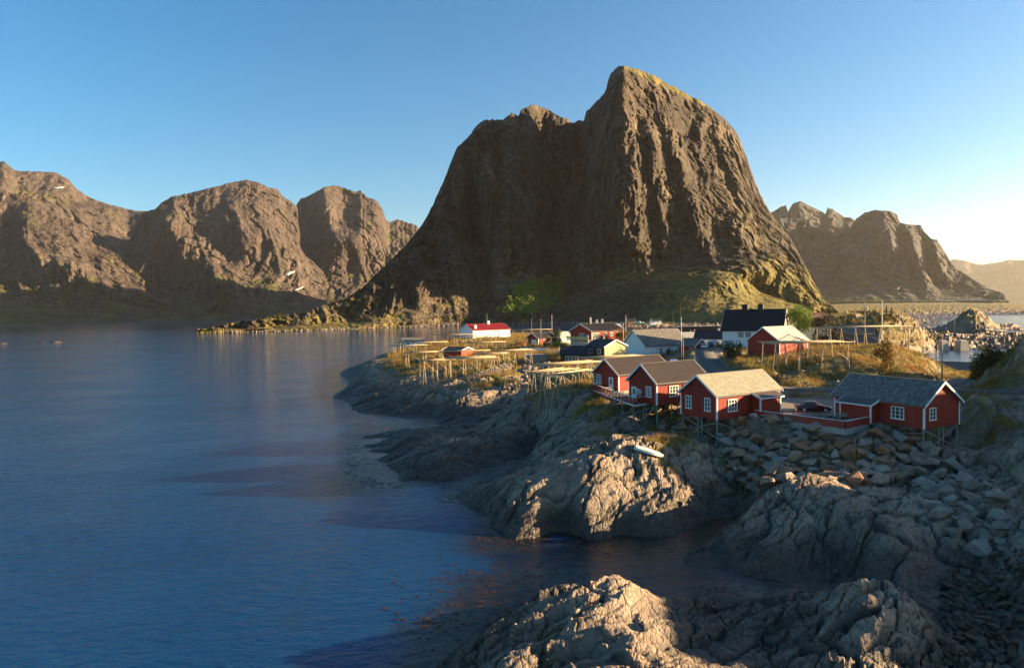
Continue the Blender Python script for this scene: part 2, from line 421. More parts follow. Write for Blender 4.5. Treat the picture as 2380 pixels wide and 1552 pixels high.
def _eval(W, x, y):
    wx, wy = warp(x, y)
    out = np.empty(wx.shape, np.float32).ravel()
    X, Y = wx.ravel().astype(np.float32), wy.ravel().astype(np.float32)
    Wp, wv = WP.astype(np.float32), W.astype(np.float32)
    for i in range(0, len(X), 40000):
        d2 = (X[i:i + 40000, None] - Wp[None, :, 0]) ** 2 + (Y[i:i + 40000, None] - Wp[None, :, 1]) ** 2
        out[i:i + 40000] = -np.sqrt(d2 + 1.0) @ wv[:-1] + wv[-1]
    return out.reshape(wx.shape)

# ---- road and yard (flattened ground)
ROAD = [at(*p) for p in ((1642, 800, 11.2), (1640, 808, 11.0), (1640, 820, 10.5), (1650, 838, 9.9), (1672, 862, 9.1), (1715, 884, 8.8), (1815, 902, 8.7), (1930, 906, 8.7), (2060, 907, 8.8), (2170, 906, 8.9), (2260, 908, 9.1), (2420, 914, 9.4))]
TRACK = [at(*p) for p in ((2150, 906, 8.85), (2195, 896, 8.6), (2222, 888, 7.6), (2236, 880, 6.0))]
def _resample(P, step):
    P = np.array(P); out = []
    for i in range(len(P) - 1):
        p0, p1, p2, p3 = P[max(i - 1, 0)], P[i], P[i + 1], P[min(i + 2, len(P) - 1)]
        n = max(2, int(np.linalg.norm(p2 - p1) / step))
        for t in np.arange(n) / n:
            out.append(0.5 * ((2 * p1) + (-p0 + p2) * t + (2 * p0 - 5 * p1 + 4 * p2 - p3) * t * t + (-p0 + 3 * p1 - 3 * p2 + p3) * t ** 3))
    out.append(P[-1]); return np.array(out)
ROADC = _resample(ROAD, 2.0); TRACKC = _resample(TRACK, 2.0)
def _line_dist(C_, x, y):
    best = np.full(x.shape, 1e9, np.float32); zz = np.zeros(x.shape, np.float32)
    for p in C_:
        d = np.sqrt((x - p[0]) ** 2 + (y - p[1]) ** 2)
        m = d < best
        best = np.where(m, d, best); zz = np.where(m, p[2], zz)
    return best, zz
YARD = at(np.array([1800., 1880, 1950, 1760, 1830]), np.array([935., 935, 950, 965, 950]), 8.15)

# ---- rock relief
AX = R(58)                                   # the beds run this far right of the view axis
def rock_relief(x, y, h):
    s = x * math.sin(AX) + y * math.cos(AX); t = x * math.cos(AX) - y * math.sin(AX)
    wx = fbm(x / 11, y / 11, 0, 3, 11) * 2.0; wy = fbm(x / 11, y / 11, 5, 3, 12) * 1.2
    s2, t2 = s + wx, t + wy
    back = ridged(s2 / 24, t2 / 8.5, 0, 2, 21) * 0.8                    # whalebacks
    jx = fbm(x / 1.6, y / 1.6, 0, 3, 13) * .30; jy = fbm(x / 1.6, y / 1.6, 4, 3, 14) * .22
    f1, f2, rv, tl = worley(s2 / 6.4 + jx * .3, t2 / 3.0 + jy * .4, 31)
    c1 = np.clip(1 - (f2 - f1) * 9, 0, 1)
    slab = rv * 0.34 + tl * 0.46 - c1 * 0.34
    g1, g2, gv, gt = worley(s2 / 2.3 + 9 + jx, t2 / 1.05 + jy, 41)
    c2 = np.clip(1 - (g2 - g1) * 7, 0, 1)
    blk = gv * 0.30 + gt * 0.44 - c2 * 0.28
    k1, k2, kv, kt = worley(s2 / 0.85 + 3 + jx * 1.5, t2 / 0.48 + jy * 1.5, 51)
    sm = kv * 0.13 + kt * 0.20 - np.clip(1 - (k2 - k1) * 6, 0, 1) * .06
    fine = fbm(x / 0.7, y / 0.7, 0, 3, 61) * 0.11 + fbm(x / 4.5, y / 4.5, 0, 3, 62) * 0.45
    crack = c1 * 0.9 + c2 * 0.6
    broken = smooth(-0.25, 0.3, fbm(x / 15, y / 15, 3, 3, 71))
    steps = fbm(s2 / 14, t2 / 3.2, 0, 3, 75) * 1.1
    steps = np.floor(steps / .45) * .45 + smooth(.55, 1, (steps / .45) % 1) * .45
    return (back - .95) * 0.9 + slab - .15 + (blk + sm) * (0.25 + broken) - .12 + fine + steps * .7, crack

SHADE_RIDGE = [(-10, 14), (40, 16), (44, 20.3), (52, 20.3), (55, 20.6), (69, 20.6), (71.5, 16.5), (79, 16.5), (81, 22.5), (84, 20.6), (86.5, 19.6), (90, 20.6), (94, 20), (97, 19), (103, 18), (110, 17.5), (117, 17.5), (126, 17), (134, 15), (145, 12), (160, 6), (200, 2), (260, -5)]  # heights of an unseen ridge on the right, shaped to shade the shore
def soft(x, lo, hi): return smooth(lo, hi, x)

def ground(x, y, detail=True):
    x = np.asarray(x, np.float32); y = np.asarray(y, np.float32)
    h = _eval(HW, x, y); g = np.clip(_eval(GW, x, y), 0, 1)
    rp = np.interp(y, [r[0] for r in SHADE_RIDGE], [r[1] for r in SHADE_RIDGE])
    rb = smooth(68, 97, x) * (1 - smooth(125, 175, x)) * smooth(.76, .88, x / np.maximum(y, 1))
    h = np.where(x > 60, h * (1 - rb) + rp * rb, h)
    g = np.clip((g - 0.37 + fbm(x / 5, y / 5, 0, 4, 81) * 0.55) * 4 + .5, 0, 1) * smooth(2.0, 4.0, h)
    rd, rz = _line_dist(ROADC, x, y); td, tz = _line_dist(TRACKC, x, y)
    use = td < rd - .3
    rd = np.where(use, td, rd); rz = np.where(use, tz, rz)
    wr = 1 - smooth(2.8, 5.5, rd)
    yd = np.min([np.sqrt((x - p[0]) ** 2 + (y - p[1]) ** 2) for p in YARD], 0)
    wy = (1 - smooth(5.0, 7.5, yd)) * (h > 7.0)
    crack = np.zeros_like(h)
    if detail:
        rel, crack = rock_relief(x, y, h)
        far = 1 - smooth(190, 240, y) * 0.4 + smooth(270, 330, y) * (x > 120) * 2.2
        amp = (1 - g * (0.8 - .35 * smooth(230, 300, y))) * (1 - wr) * (1 - wy) * far * (.3 + .7 * smooth(-.3, 3, h)) * (1 - .6 * rb * (x > 60))
        h = h + rel * amp + g * (fbm(x / 2.5, y / 2.5, 0, 3, 91) * 0.35) * (1 - wr)
    h = h * (1 - wy) + 8.12 * wy
    h = h * (1 - wr) + (rz - 0.12) * wr
    gravel = np.maximum(wy * (1 - smooth(-.1, .3, fbm(x / 3, y / 3, 0, 3, 95) + (yd - 5.5) * .25)), (1 - smooth(2.0, 3.4, rd)))
    return h, g * (1 - gravel), crack, gravel
def ground_z(x, y):
    return float(ground(np.array([x]), np.array([y]))[0][0])

def hit(px, py):
    """the point of the ground seen at px,py"""
    d = ray(px, py); t = np.arange(24, 500, .08); P = np.array([0, 0, CAM_H]) + d * t[:, None] / d[1]
    c = ground(P[::8, 0], P[::8, 1])[0]; k = int(np.argmax(P[::8, 2] < c)) * 8; k0 = max(k - 9, 0)
    h = ground(P[k0:k + 1, 0], P[k0:k + 1, 1])[0]; j = k0 + int(np.argmax(P[k0:k + 1, 2] < h))
    q = P[j].copy(); q[2] = float(ground(P[j:j + 1, 0], P[j:j + 1, 1])[0][0]); return q

def polar_ground(name, px0, px1, nx, d0, d1, ny, mat, kind='structure'):
    px = np.linspace(px0, px1, nx); k = (px - 1190.0) / FV
    d = d0 * (d1 / d0) ** np.linspace(0, 1, ny)
    X = k[None, :] * d[:, None]; Y = np.repeat(d[:, None], nx, 1)
    h, g, c, gr = ground(X, Y)
    V = np.stack([X, Y, h], -1).reshape(-1, 3)
    F = grid_faces(ny, nx)
    hf = h.reshape(-1)
    F = F[(hf[F].max(1) > -1.3)]
    used = np.zeros(len(V), bool); used[F] = True
    remap = np.cumsum(used) - 1
    me = np_mesh(name, V[used], remap[F], mat, True, {'grass': g.reshape(-1)[used], 'crack': c.reshape(-1)[used], 'gravel': gr.reshape(-1)[used]})
    return tag(link(name, me), kind=kind)

# ---- materials of rock and ground
def rock_ground_material():
    t = NT('coast_rock_and_turf')
    p = t.pos()
    zed = t.n('SeparateXYZ'); t.l(p, zed.inputs[0])
    n1 = t.noise(p, 0.16, 5, 0.6); n2 = t.noise(p, 1.3, 6, 0.65); n3 = t.noise(p, 6.0, 5, 0.7)
    col = t.ramp(n1, [(0.3, (0.205, 0.138, 0.093)), (0.5, (0.31, 0.225, 0.155)), (0.68, (0.42, 0.325, 0.235))])
    col = t.mix(t.ramp(n2, [(0.35, 0.0), (0.7, 0.55)]), col, (0.20, 0.15, 0.12))
    col = t.mix(t.ramp(n3, [(0.55, 0.0), (0.75, 0.5)]), col, (0.45, 0.42, 0.37))
    wp = t.mix(0.16, p, t.noise(p, .9, 3, .6, out='Color'), 'ADD')
    mp = t.n('Mapping'); mp.inputs['Rotation'].default_value = (0, 0, R(-32)); mp.inputs['Scale'].default_value = (.55, .20, .55); t.l(wp, mp.inputs['Vector'])
    cr = t.vor(mp.outputs[0], 1.0, 'DISTANCE_TO_EDGE'); cr2 = t.vor(mp.outputs[0], 4.1, 'DISTANCE_TO_EDGE')
    patch = t.ramp(t.noise(p, .12, 3, .6), [(.4, .15), (.6, 1.0)])
    col = t.mix(t.math('MULTIPLY', patch, t.ramp(cr, [(0.0, 0.85), (0.022, 0.0)])), col, (0.05, 0.038, 0.03))
    col = t.mix(t.math('MULTIPLY', patch, t.ramp(cr2, [(0.0, 0.65), (0.045, 0.0)])), col, (0.07, 0.052, 0.04))
    # rust coloured staining
    col = t.mix(t.ramp(t.noise(p, 0.35, 4, .6, dist=.6), [(0.55, 0.0), (0.72, 0.45)]), col, (0.26, 0.13, 0.07))
    # tidal band: weed and wet stains up to about a metre and a half
    zz = t.math('ADD', zed.outputs[2], t.math('MULTIPLY', t.math('SUBTRACT', t.noise(p, 0.25, 4, .6), 0.5), 2.4))
    band = t.ramp(t.math('MULTIPLY', zz, 0.2), [(0.10, 1.0), (0.34, 0.80), (0.66, 0.0)])
    weed = t.ramp(n2, [(0.35, (0.028, 0.017, 0.011)), (0.6, (0.065, 0.043, 0.026)), (0.75, (0.12, 0.085, 0.04))])
    col = t.mix(band, col, weed)
    col = t.mix(t.math('MULTIPLY', t.attr('crack'), 0.9), col, (0.06, 0.048, 0.04))
    # turf
    gn = t.noise(p, 0.45, 5, .65)
    gcol = t.ramp(gn, [(0.28, (0.070, 0.060, 0.018)), (0.45, (0.14, 0.115, 0.03)), (0.6, (0.28, 0.19, 0.055)), (0.75, (0.24, 0.115, 0.035))])
    gcol = t.mix(t.ramp(n3, [(0.4, 0.0), (0.7, 0.6)]), gcol, (0.06, 0.06, 0.02))
    col = t.mix(t.attr('grass'), col, gcol)
    gv = t.mix(n3, (0.16, 0.13, 0.10), (0.27, 0.23, 0.18))
    col = t.mix(t.attr('gravel'), col, gv)
    h = t.math('ADD', t.math('MULTIPLY', n2, 0.6), t.math('MULTIPLY', n3, 0.25))
    h = t.math('ADD', h, t.math('MULTIPLY', t.math('MINIMUM', cr, 0.06), 5.0))
    h = t.math('ADD', h, t.math('MULTIPLY', t.math('MINIMUM', cr2, 0.10), 1.5))
    nrm = t.bump(h, 0.9, 0.42)
    return t.done(col, t.ramp(band, [(0, 0.85), (1, 0.45)]), nrm, 0.35)
M_COAST = rock_ground_material()
land = polar_ground('rocky_coast', 735, 2440, 900, 29, 470, 950, M_COAST)
land3 = polar_ground('far_shore', 1385, 2440, 420, 470.01, 2600, 260, M_COAST)
land2 = polar_ground('hillside', 2440.01, 7000, 150, 14, 420, 220, M_COAST)  # out of view, its crest shaped to cast the shore shadows
# ------------------------------------------------------------------ mountains: sheets of rock from foot to crest, then down the far side
def ipl(px, pts, col=1):
    p = np.array(pts, float); return np.interp(px, p[:, 0], p[:, col])

def bumps(px, py, lst):
    """features of the relief: (px, py, sx, sy, lean, metres towards the viewer)"""
    s = np.zeros(np.broadcast(px, py).shape)
    for x, y, sx, sy, lean, a in lst:
        dx = px - x - lean * (py - y); dy = py - y
        s = s + a * np.exp(-(dx / sx) ** 2 - (dy / sy) ** 2)
    return s

def mountain(name, crest, foot, dfoot, dcrest, prof, feats, nx, ny, mat, fl=(1, 1, 1), amp=(1, 1, 1), seed=0, rag=1.5, back=400, veg=None, cut=None):
    """crest, foot: outlines (px, py); dfoot, dcrest: distance (px, metres); prof: share of the way back at each share of the climb"""
    x0, x1 = crest[0][0], crest[-1][0]
    px = np.linspace(x0, x1, nx)
    yt = ipl(px, crest) + fbm(px / 26, seed, 0, 4, seed + 3) * rag * 1.6 + (ridged(px / 11, seed, 0, 3, seed + 4) - .6) * rag * -1.1
    yb = ipl(px, foot)
    yt = np.minimum(yt, yb - .5)
    t = np.linspace(0, 1, ny)[:, None]
    PY = yb[None] + (yt - yb)[None] * t
    PX = np.broadcast_to(px[None], PY.shape)
    df, dc = ipl(px, dfoot)[None], ipl(px, dcrest)[None]
    pt = np.array(prof, float)
    D = df + (dc - df) * np.interp(t, pt[:, 0], pt[:, 1])
    D = D - bumps(PX, PY, feats) * smooth(0, .06, t) 
    P = atY(PX, PY, D)
    # natural relief: gullies running down the fall line, ribs, ledges, blocks
    X, Y, Z = P[..., 0], P[..., 1], P[..., 2]
    L = fl[0]
    wx = fbm(X / (2.2 * L), Y / (2.2 * L), Z / (2.2 * L), 3, seed + 5) * L * .45
    q = (PX - 1190.0) / FV * float(np.mean(D)) + wx
    g = ridged(q / L, D / (9 * L), Z / (fl[1] * L), 4, seed + 7, 0.52) - 1.0
    b = fbm(X / (fl[2] * L), Y / (fl[2] * L), Z / (fl[2] * L), 5, seed + 9, 0.55)
    lg = fbm(X / (1.3 * L), Y / (1.3 * L), Z / (.28 * L), 4, seed + 15, .55)
    fade = smooth(0, .05, t) * (1 - .75 * smooth(.965, 1, t)) * (.45 + .55 * smooth(.12, .34, t))
    jq = fbm(X / (.5 * L), Y / (.5 * L), Z / (.5 * L), 3, seed + 21) * .5
    w1 = worley(q / (L * 1.5) + jq * .5, Z / (L * 3.2) + jq + q / (L * 9), seed + 23); w2 = worley(q / (L * .52) + 7 + jq, Z / (L * 1.15) + jq * 1.3 - q / (L * 5), seed + 25)
    cr = np.clip(1 - (w1[1] - w1[0]) * 8, 0, 1)
    fac = (w1[3] * 1.1 + w1[2] * .7 - cr * .8) * amp[0] * .36 + (w2[3] * 1.2 + w2[2] * .7 - np.clip(1 - (w2[1] - w2[0]) * 6, 0, 1) * .45) * amp[0] * .17
    rel = (g * amp[0] * .75 + b * amp[1] * .8 + lg * amp[2] + fac) * fade
    rough = np.ones_like(rel)
    P = atY(PX, PY, D - rel)
    # far side
    last = P[-1]
    rows = []
    for k, (bd, dz) in enumerate(((.12, .03), (.5, .25), (1.0, .6), (1.5, 1.05))):
        q_ = last.copy(); q_[:, 0] *= 1 + bd * back / last[:, 1]; q_[:, 1] += bd * back; q_[:, 2] = last[:, 2] - np.maximum(last[:, 2] + 20, 5) * dz
        rows.append(q_)
    # foot skirt below the water
    sk = P[0].copy(); sk[:, 2] -= 12; 
    A = np.concatenate([sk[None], P] + [r[None] for r in rows], 0)
    n2 = A.shape[0]
    vg = np.zeros(A.shape[:2])
    if veg is not None:
        v = veg(PX, PY, t, P, g, b)
        vg[1:1 + ny] = v; vg[1 + ny:] = v[-1][None]; vg[0] = v[0]
    me = np_mesh(name, A.reshape(-1, 3), grid_faces(n2, nx), mat, True, {'veg': vg.reshape(-1)})
    return tag(link(name, me), kind='structure')

def mountain_material(name, rocks, greens, scale, vertical=0.25, bump=0.6, bd=6.0, scree=(.17, .14, .12)):
    t = NT(name)
    p = t.pos((scale, scale, scale)); pv = t.pos((scale, scale, scale * vertical))
    n1 = t.noise(p, 0.5, 5, .6); n2 = t.noise(pv, 3.0, 7, .65); n3 = t.noise(p, 9.0, 6, .7)
    col = t.ramp(n1, [(0.3, rocks[0]), (0.5, rocks[1]), (0.7, rocks[2])])
    col = t.mix(t.ramp(n2, [(0.35, 0.75), (0.55, 0.0)]), col, tuple(c * .45 for c in rocks[0]))
    col = t.mix(t.ramp(n3, [(0.52, 0.0), (0.75, 0.45)]), col, tuple(min(.6, c * 1.35) for c in rocks[2]))
    st = t.noise(t.pos((scale, scale, scale * .10)), 7.0, 5, .7)                      # black lichen and water streaks
    col = t.mix(t.ramp(st, [(.50, 0), (.62, .75)]), col, tuple(c * .38 for c in rocks[0]))
    va = t.attr('veg')
    gn = t.noise(p, 2.0, 6, .7)
    gcol = t.ramp(gn, [(0.3, greens[0]), (0.48, greens[1]), (0.62, greens[2]), (.78, greens[3])])
    gcol = t.mix(t.ramp(n3, [(0.42, 0.0), (0.7, 0.55)]), gcol, greens[0])
    k = t.math('ADD', va, t.math('MULTIPLY', t.math('SUBTRACT', t.noise(p, 3.5, 7, .72), 0.5), 2.2))
    k = t.ramp(k, [(0.42, 0.0), (0.58, 1.0)])
    col = t.mix(k, col, gcol)
    h = t.math('ADD', t.math('MULTIPLY', n2, 1.0), t.math('MULTIPLY', n3, 0.5))
    wp = t.mix(.10, p, t.noise(p, 1.2, 4, .6, out='Color'), 'ADD')
    mp = t.n('Mapping'); mp.inputs['Scale'].default_value = (1.1, 1.1, .38); t.l(wp, mp.inputs['Vector'])
    ck = t.vor(mp.outputs[0], 1.6, 'DISTANCE_TO_EDGE'); ck2 = t.vor(mp.outputs[0], 5.5, 'DISTANCE_TO_EDGE')
    col = t.mix(t.math('MULTIPLY', t.math('SUBTRACT', 1.0, k), t.ramp(ck, [(0, .7), (.03, 0)])), col, tuple(c * .3 for c in rocks[0]))
    col = t.mix(t.math('MULTIPLY', t.math('SUBTRACT', 1.0, k), t.ramp(ck2, [(0, .55), (.05, 0)])), col, tuple(c * .4 for c in rocks[0]))
    h = t.math('ADD', h, t.math('MULTIPLY', t.math('MINIMUM', ck2, .12), 3.0))
    return t.done(col, 0.9, t.bump(h, bump, bd), 0.2)

M_PEAK = mountain_material('peak_rock', ((.034, .026, .022), (.078, .058, .044), (.185, .142, .095)), ((.035, .04, .012), (.115, .095, .025), (.21, .15, .045), (.25, .165, .055)), 0.02)
CREST = [(458, 767), (480, 764), (520, 755), (600, 742), (700, 728), (750, 712), (800, 697), (845, 668), (880, 632), (930, 585), (965, 545), (990, 510), (1010, 468), (1040, 400), (1062, 345), (1090, 318), (1105, 296), (1120, 283), (1145, 279), (1170, 281), (1188, 263), (1205, 272), (1212, 255), (1240, 247), (1262, 250), (1290, 268), (1320, 278), (1330, 288), (1345, 280), (1357, 284), (1362, 262), (1385, 240), (1408, 214), (1413, 190), (1420, 172), (1434, 158), (1450, 155), (1475, 160), (1520, 178), (1552, 196), (1600, 222), (1650, 250), (1690, 283), (1715, 315), (1735, 365), (1750, 410), (1768, 455), (1790, 495), (1815, 528), (1840, 560), (1862, 600), (1890, 655), (1910, 690), (1925, 705), (1960, 735), (1990, 748)]
FOOT = [(458, 768), (470, 767), (600, 766), (760, 764), (900, 762), (1000, 758), (1100, 758), (1250, 757), (1450, 752), (1600, 752), (1800, 752), (1990, 752)]
DFOOT = [(458, 860), (560, 880), (700, 915), (860, 960), (1000, 1030), (1100, 1080), (1250, 1080), (1450, 970), (1600, 790), (1700, 720), (1800, 725), (1900, 820), (1990, 900)]
DCREST = [(458, 865), (600, 940), (760, 1030), (850, 1085), (1000, 1230), (1100, 1290), (1250, 1370), (1350, 1370), (1400, 1290), (1450, 1240), (1520, 1290), (1600, 1380), (1700, 1450), (1760, 1470), (1830, 1380), (1900, 1200), (1990, 1000)]
FEATS = [  # px, py, half width, half height, lean, metres
    (1180, 480, 60, 200, .05, 75),      # pale pillar
    (1230, 600, 40, 120, .1, 30),
    (1290, 480, 40, 240, .02, -120),     # dark central gully
    (1338, 330, 22, 120, 0, -85), (1150, 330, 14, 60, .1, -35), (1225, 300, 20, 40, 0, 40), (1262, 330, 12, 60, 0, -40),
    (1020, 660, 80, 80, -.5, 50),      # sunlit lower left cone
    (950, 690, 60, 50, -.8, 40),
    (1105, 560, 26, 130, .1, -60),
    (1450, 340, 55, 220, .12, 60),      # nose of the main face
    (1430, 470, 22, 60, .1, 28), (1455, 560, 30, 40, .3, 24), (1412, 500, 14, 120, .1, -22),
    (1560, 420, 60, 160, .3, 25), (1640, 380, 40, 130, .4, -18), (1505, 440, 16, 190, .15, -34), (1540, 330, 12, 90, .3, -26), (1615, 480, 18, 130, .3, 30), (1690, 420, 12, 90, .4, -26), (1590, 520, 14, 90, .3, -18),
    (1750, 560, 60, 100, .5, 60),       # right shoulder
    (1700, 640, 90, 40, -.9, 110),      # grassy spur that runs out towards the village
    (1830, 650, 60, 60, .6, 40),
    (1480, 640, 120, 60, 0, -60),       # scree hollow
    (1240, 700, 60, 40, -.4, 9),       # wooded cone
]
def veg_peak(PX, PY, t, P, g, b):
    v = np.full(PX.shape, 0.02) + .22 * smooth(.30, .12, t)
    v += 0.46 * smooth(700, 735, PY) * smooth(1000, 900, PX)                      # peninsula turf
    v += 0.55 * np.exp(-((PX - 830) / 60) ** 2 - ((PY - 700) / 25) ** 2)
    v += 0.85 * smooth(560, 680, PY) * smooth(1500, 1650, PX + (PY - 640) * .6)   # right spur
    v += 0.45 * np.exp(-((PX - 1760 - .5 * (PY - 540)) / 70) ** 2 - ((PY - 540) / 120) ** 2)
    v += 0.8 * smooth(-14, -2, -(PY - (155 + (PX - 1450) * .47))) * (PX > 1440) * (PX < 1720) * smooth(10, 22, 22 - (PY - (155 + (PX - 1450) * .47)))
    v += 0.75 * np.exp(-((PX - 1250 + (PY - 690) * .6) / 60) ** 2 - ((PY - 690) / 36) ** 2)
    v += 0.5 * np.exp(-((PX - 1470) / 140) ** 2 - ((PY - 640) / 25) ** 2)
    v += 0.25 * np.exp(-((PX - 1000) / 90) ** 2 - ((PY - 690) / 40) ** 2)
    v -= 0.25 * np.clip(g, 0, 1)
    return v
mountain('mountain', CREST, FOOT, DFOOT, DCREST, [(0, 0), (.06, .10), (.18, .42), (.26, .60), (.5, .72), (.8, .86), (.93, .93), (1, 1)], FEATS, 760, 560, M_PEAK,
         fl=(46, 4.5, .8), amp=(25, 13, 3), seed=100, rag=2.2, back=500, veg=veg_peak)

M_WEST = mountain_material('western_rock', ((.050, .037, .034), (.085, .062, .053), (.13, .098, .078)), ((.03, .035, .012), (.065, .062, .02), (.11, .09, .028), (.14, .11, .035)), 0.006, .4, .6, 16)
def veg_west(PX, PY, t, P, g, b):
    return np.clip(0.50 - 1.0 * (t - .15) + 0.42 * (t > .8) + b * .5 - .25 * np.clip(g, 0, 1), -.2, .8)
WPROF = [(0, 0), (.15, .22), (.35, .42), (.6, .55), (.85, .8), (1, 1)]
# back range, middle range and the near slope at the left edge
mountain('mountain', [(-400, 470), (-250, 420), (-120, 440), (-40, 395), (8, 375), (35, 398), (95, 400), (130, 402), (160, 418), (178, 440), (205, 458), (230, 468), (262, 478), (300, 488), (330, 492), (360, 490), (420, 640)],
         [(-400, 746), (420, 746)], [(-400, 3900), (420, 3900)], [(-400, 4500), (420, 5700)], WPROF,
         [(170, 470, 50, 12, .3, -90), (120, 560, 40, 90, .4, 100), (300, 545, 40, 60, .2, -160), (0, 450, 30, 60, 0, 90)], 260, 200, M_WEST, fl=(260, 3, .6), amp=(60, 34, 10), seed=210, rag=1.2, back=1500, veg=veg_west)
mountain('mountain', [(270, 640), (300, 560), (330, 495), (360, 487), (378, 470), (400, 458), (430, 452), (480, 440), (520, 430), (545, 424), (572, 419), (600, 425), (625, 437), (645, 440), (655, 455), (680, 472), (690, 482), (700, 520), (730, 560), (760, 600)],
         [(270, 746), (760, 744)], [(270, 3550), (760, 3650)], [(270, 4000), (570, 4450), (760, 4750)], WPROF,
         [(400, 520, 40, 60, .2, 130), (320, 540, 24, 40, 0, -150), (500, 640, 50, 60, .7, 200), (560, 520, 90, 60, .2, 120), (690, 520, 20, 80, .4, -120)], 330, 240, M_WEST, fl=(240, 3, .6), amp=(58, 34, 10), seed=230, rag=1.4, back=1500, veg=veg_west)
mountain('mountain', [(560, 690), (640, 640), (680, 540), (688, 480), (700, 462), (715, 456), (735, 448), (755, 436), (775, 431), (800, 436), (825, 448), (838, 444), (858, 460), (880, 472), (890, 490), (897, 512), (905, 518), (920, 511), (940, 514), (968, 525), (1000, 560), (1060, 640)],
         [(560, 745), (1060, 740)], [(560, 3900), (1060, 4000)], [(560, 4800), (780, 5050), (1060, 5400)], WPROF,
         [(760, 480, 22, 60, .2, 150), (720, 500, 20, 70, .3, -120), (860, 500, 40, 40, -.1, 130), (820, 560, 60, 30, -.4, 160), (880, 640, 60, 60, 0, -80)], 330, 240, M_WEST, fl=(220, 3, .6), amp=(66, 38, 10), seed=250, rag=1.8, back=1500, veg=veg_west)
mountain('mountain', [(-420, 480), (-200, 430), (-60, 440), (10, 446), (60, 455), (95, 478), (140, 500), (200, 530), (250, 570), (300, 606), (340, 640), (400, 690), (460, 730), (500, 743)],
         [(-420, 753), (0, 751), (200, 748), (500, 746)], [(-420, 3000), (0, 3200), (200, 3300), (500, 3450)], [(-420, 3600), (60, 3850), (500, 3900)], WPROF,
         [(100, 600, 60, 60, .6, 120), (200, 640, 40, 60, .8, 80), (30, 560, 20, 80, .3, -70)], 330, 230, M_WEST, fl=(220, 3, .6), amp=(46, 30, 10), seed=270, rag=1.2, back=1000, veg=lambda *a: veg_west(*a) + .12)

def snow_patch(pts):
    P = [(x * (1 - k) + 0 * k, y) for k in (0,) for x, y in pts]
    cx, cy = sum(p[0] for p in P) / len(P), sum(p[1] for p in P) / len(P); V = []
    bpy.context.view_layer.update(); dg = bpy.context.evaluated_depsgraph_get()
    for f in (1, .6, .25):
        for x, y in P:
            d = Vector(ray(cx + (x - cx) * f, cy + (y - cy) * f)).normalized(); ok, p, nr, ix, ob, mt = SC.ray_cast(dg, Vector((0, 0, CAM_H)), d)
            if not ok: return
            V.append(p - d * (3 if f == 1 else 9))
    n = len(P); F = [(j * n + i, j * n + (i + 1) % n, (j + 1) * n + (i + 1) % n, (j + 1) * n + i) for j in range(2) for i in range(n)] + [tuple(range(2 * n, 3 * n))]
    m = MB(); m.add(V, F); tag(m.build('snow_patch', M_SNOW, None, True), kind='structure')
_t = NT('old_snow'); M_SNOW = _t.done((.40, .42, .46), .8)
snow_patch([(664, 637), (672, 632), (686, 629), (684, 633), (676, 637), (668, 641)]); snow_patch([(681, 674), (692, 670), (707, 665), (703, 669), (694, 673), (686, 675)]); snow_patch([(124, 435), (136, 435), (150, 434), (146, 437), (132, 438)])
# unseen massif added behind the peak, its crest shaped to shade the lower western slopes
mountain('mountain', [(1120, 600), (1150, 450), (1200, 380), (1260, 355), (1340, 368), (1420, 325), (1500, 318), (1580, 350), (1650, 400), (1720, 490), (1780, 600)], [(1120, 735), (1780, 730)], [(1120, 2700), (1780, 2700)], [(1120, 3350), (1780, 3350)], WPROF, [], 120, 60, M_WEST, fl=(200, 3, .8), amp=(60, 50, 20), seed=290, rag=1.5, back=900, veg=veg_west)
M_EAST = mountain_material('eastern_rock', ((.038, .037, .040), (.062, .060, .063), (.105, .099, .094)), ((.035, .042, .014), (.07, .075, .022), (.12, .11, .035), (.15, .13, .04)), 0.008, .35, .6, 12)
def veg_east(PX, PY, t, P, g, b):
    return np.clip(0.62 - 1.5 * t + b * .5 - .3 * np.clip(g, 0, 1), -.2, .9)
mountain('mountain', [(1700, 560), (1795, 494), (1812, 484), (1826, 478), (1832, 490), (1842, 474), (1862, 469), (1880, 478), (1900, 488), (1918, 498), (1924, 484), (1940, 492), (1962, 504), (1985, 510), (2040, 560), (2080, 640)],
         [(1700, 702), (2080, 700)], [(1700, 4600), (2080, 4600)], [(1700, 5200), (2080, 5200)], WPROF, [(1870, 520, 30, 50, .3, 120), (1915, 530, 10, 40, 0, -90)], 200, 130, M_EAST, fl=(170, 3, .8), amp=(60, 50, 20), seed=310, rag=1.8, back=900, veg=veg_east)
mountain('mountain', [(1700, 600), (1796, 506), (1830, 508), (1880, 510), (1900, 530), (1950, 545), (1975, 530), (1990, 510), (2010, 494), (2035, 489), (2070, 492), (2085, 500), (2092, 518), (2106, 522), (2140, 524), (2148, 540), (2165, 556), (2178, 558), (2190, 575), (2205, 600), (2222, 625), (2260, 648), (2300, 672), (2335, 684), (2338, 696), (2345, 700)],
         [(1700, 703), (2000, 701), (2345, 700.5)], [(1700, 3600), (2000, 3300), (2345, 3000)], [(1700, 4300), (2050, 4200), (2200, 3900), (2345, 3200)], [(0, 0), (.12, .25), (.3, .5), (.6, .65), (.85, .85), (1, 1)],
         [(2010, 600, 60, 60, -.2, 60), (2075, 570, 18, 90, .25, 170), (2110, 600, 10, 80, .3, -110), (2130, 590, 14, 80, .35, 150), (2160, 600, 9, 60, .35, -90), (2185, 610, 14, 60, .4, 110), (1900, 560, 50, 40, .3, -80)], 420, 260, M_EAST, fl=(120, 3, .8), amp=(66, 44, 14), seed=330, rag=1.2, back=900, veg=veg_east)
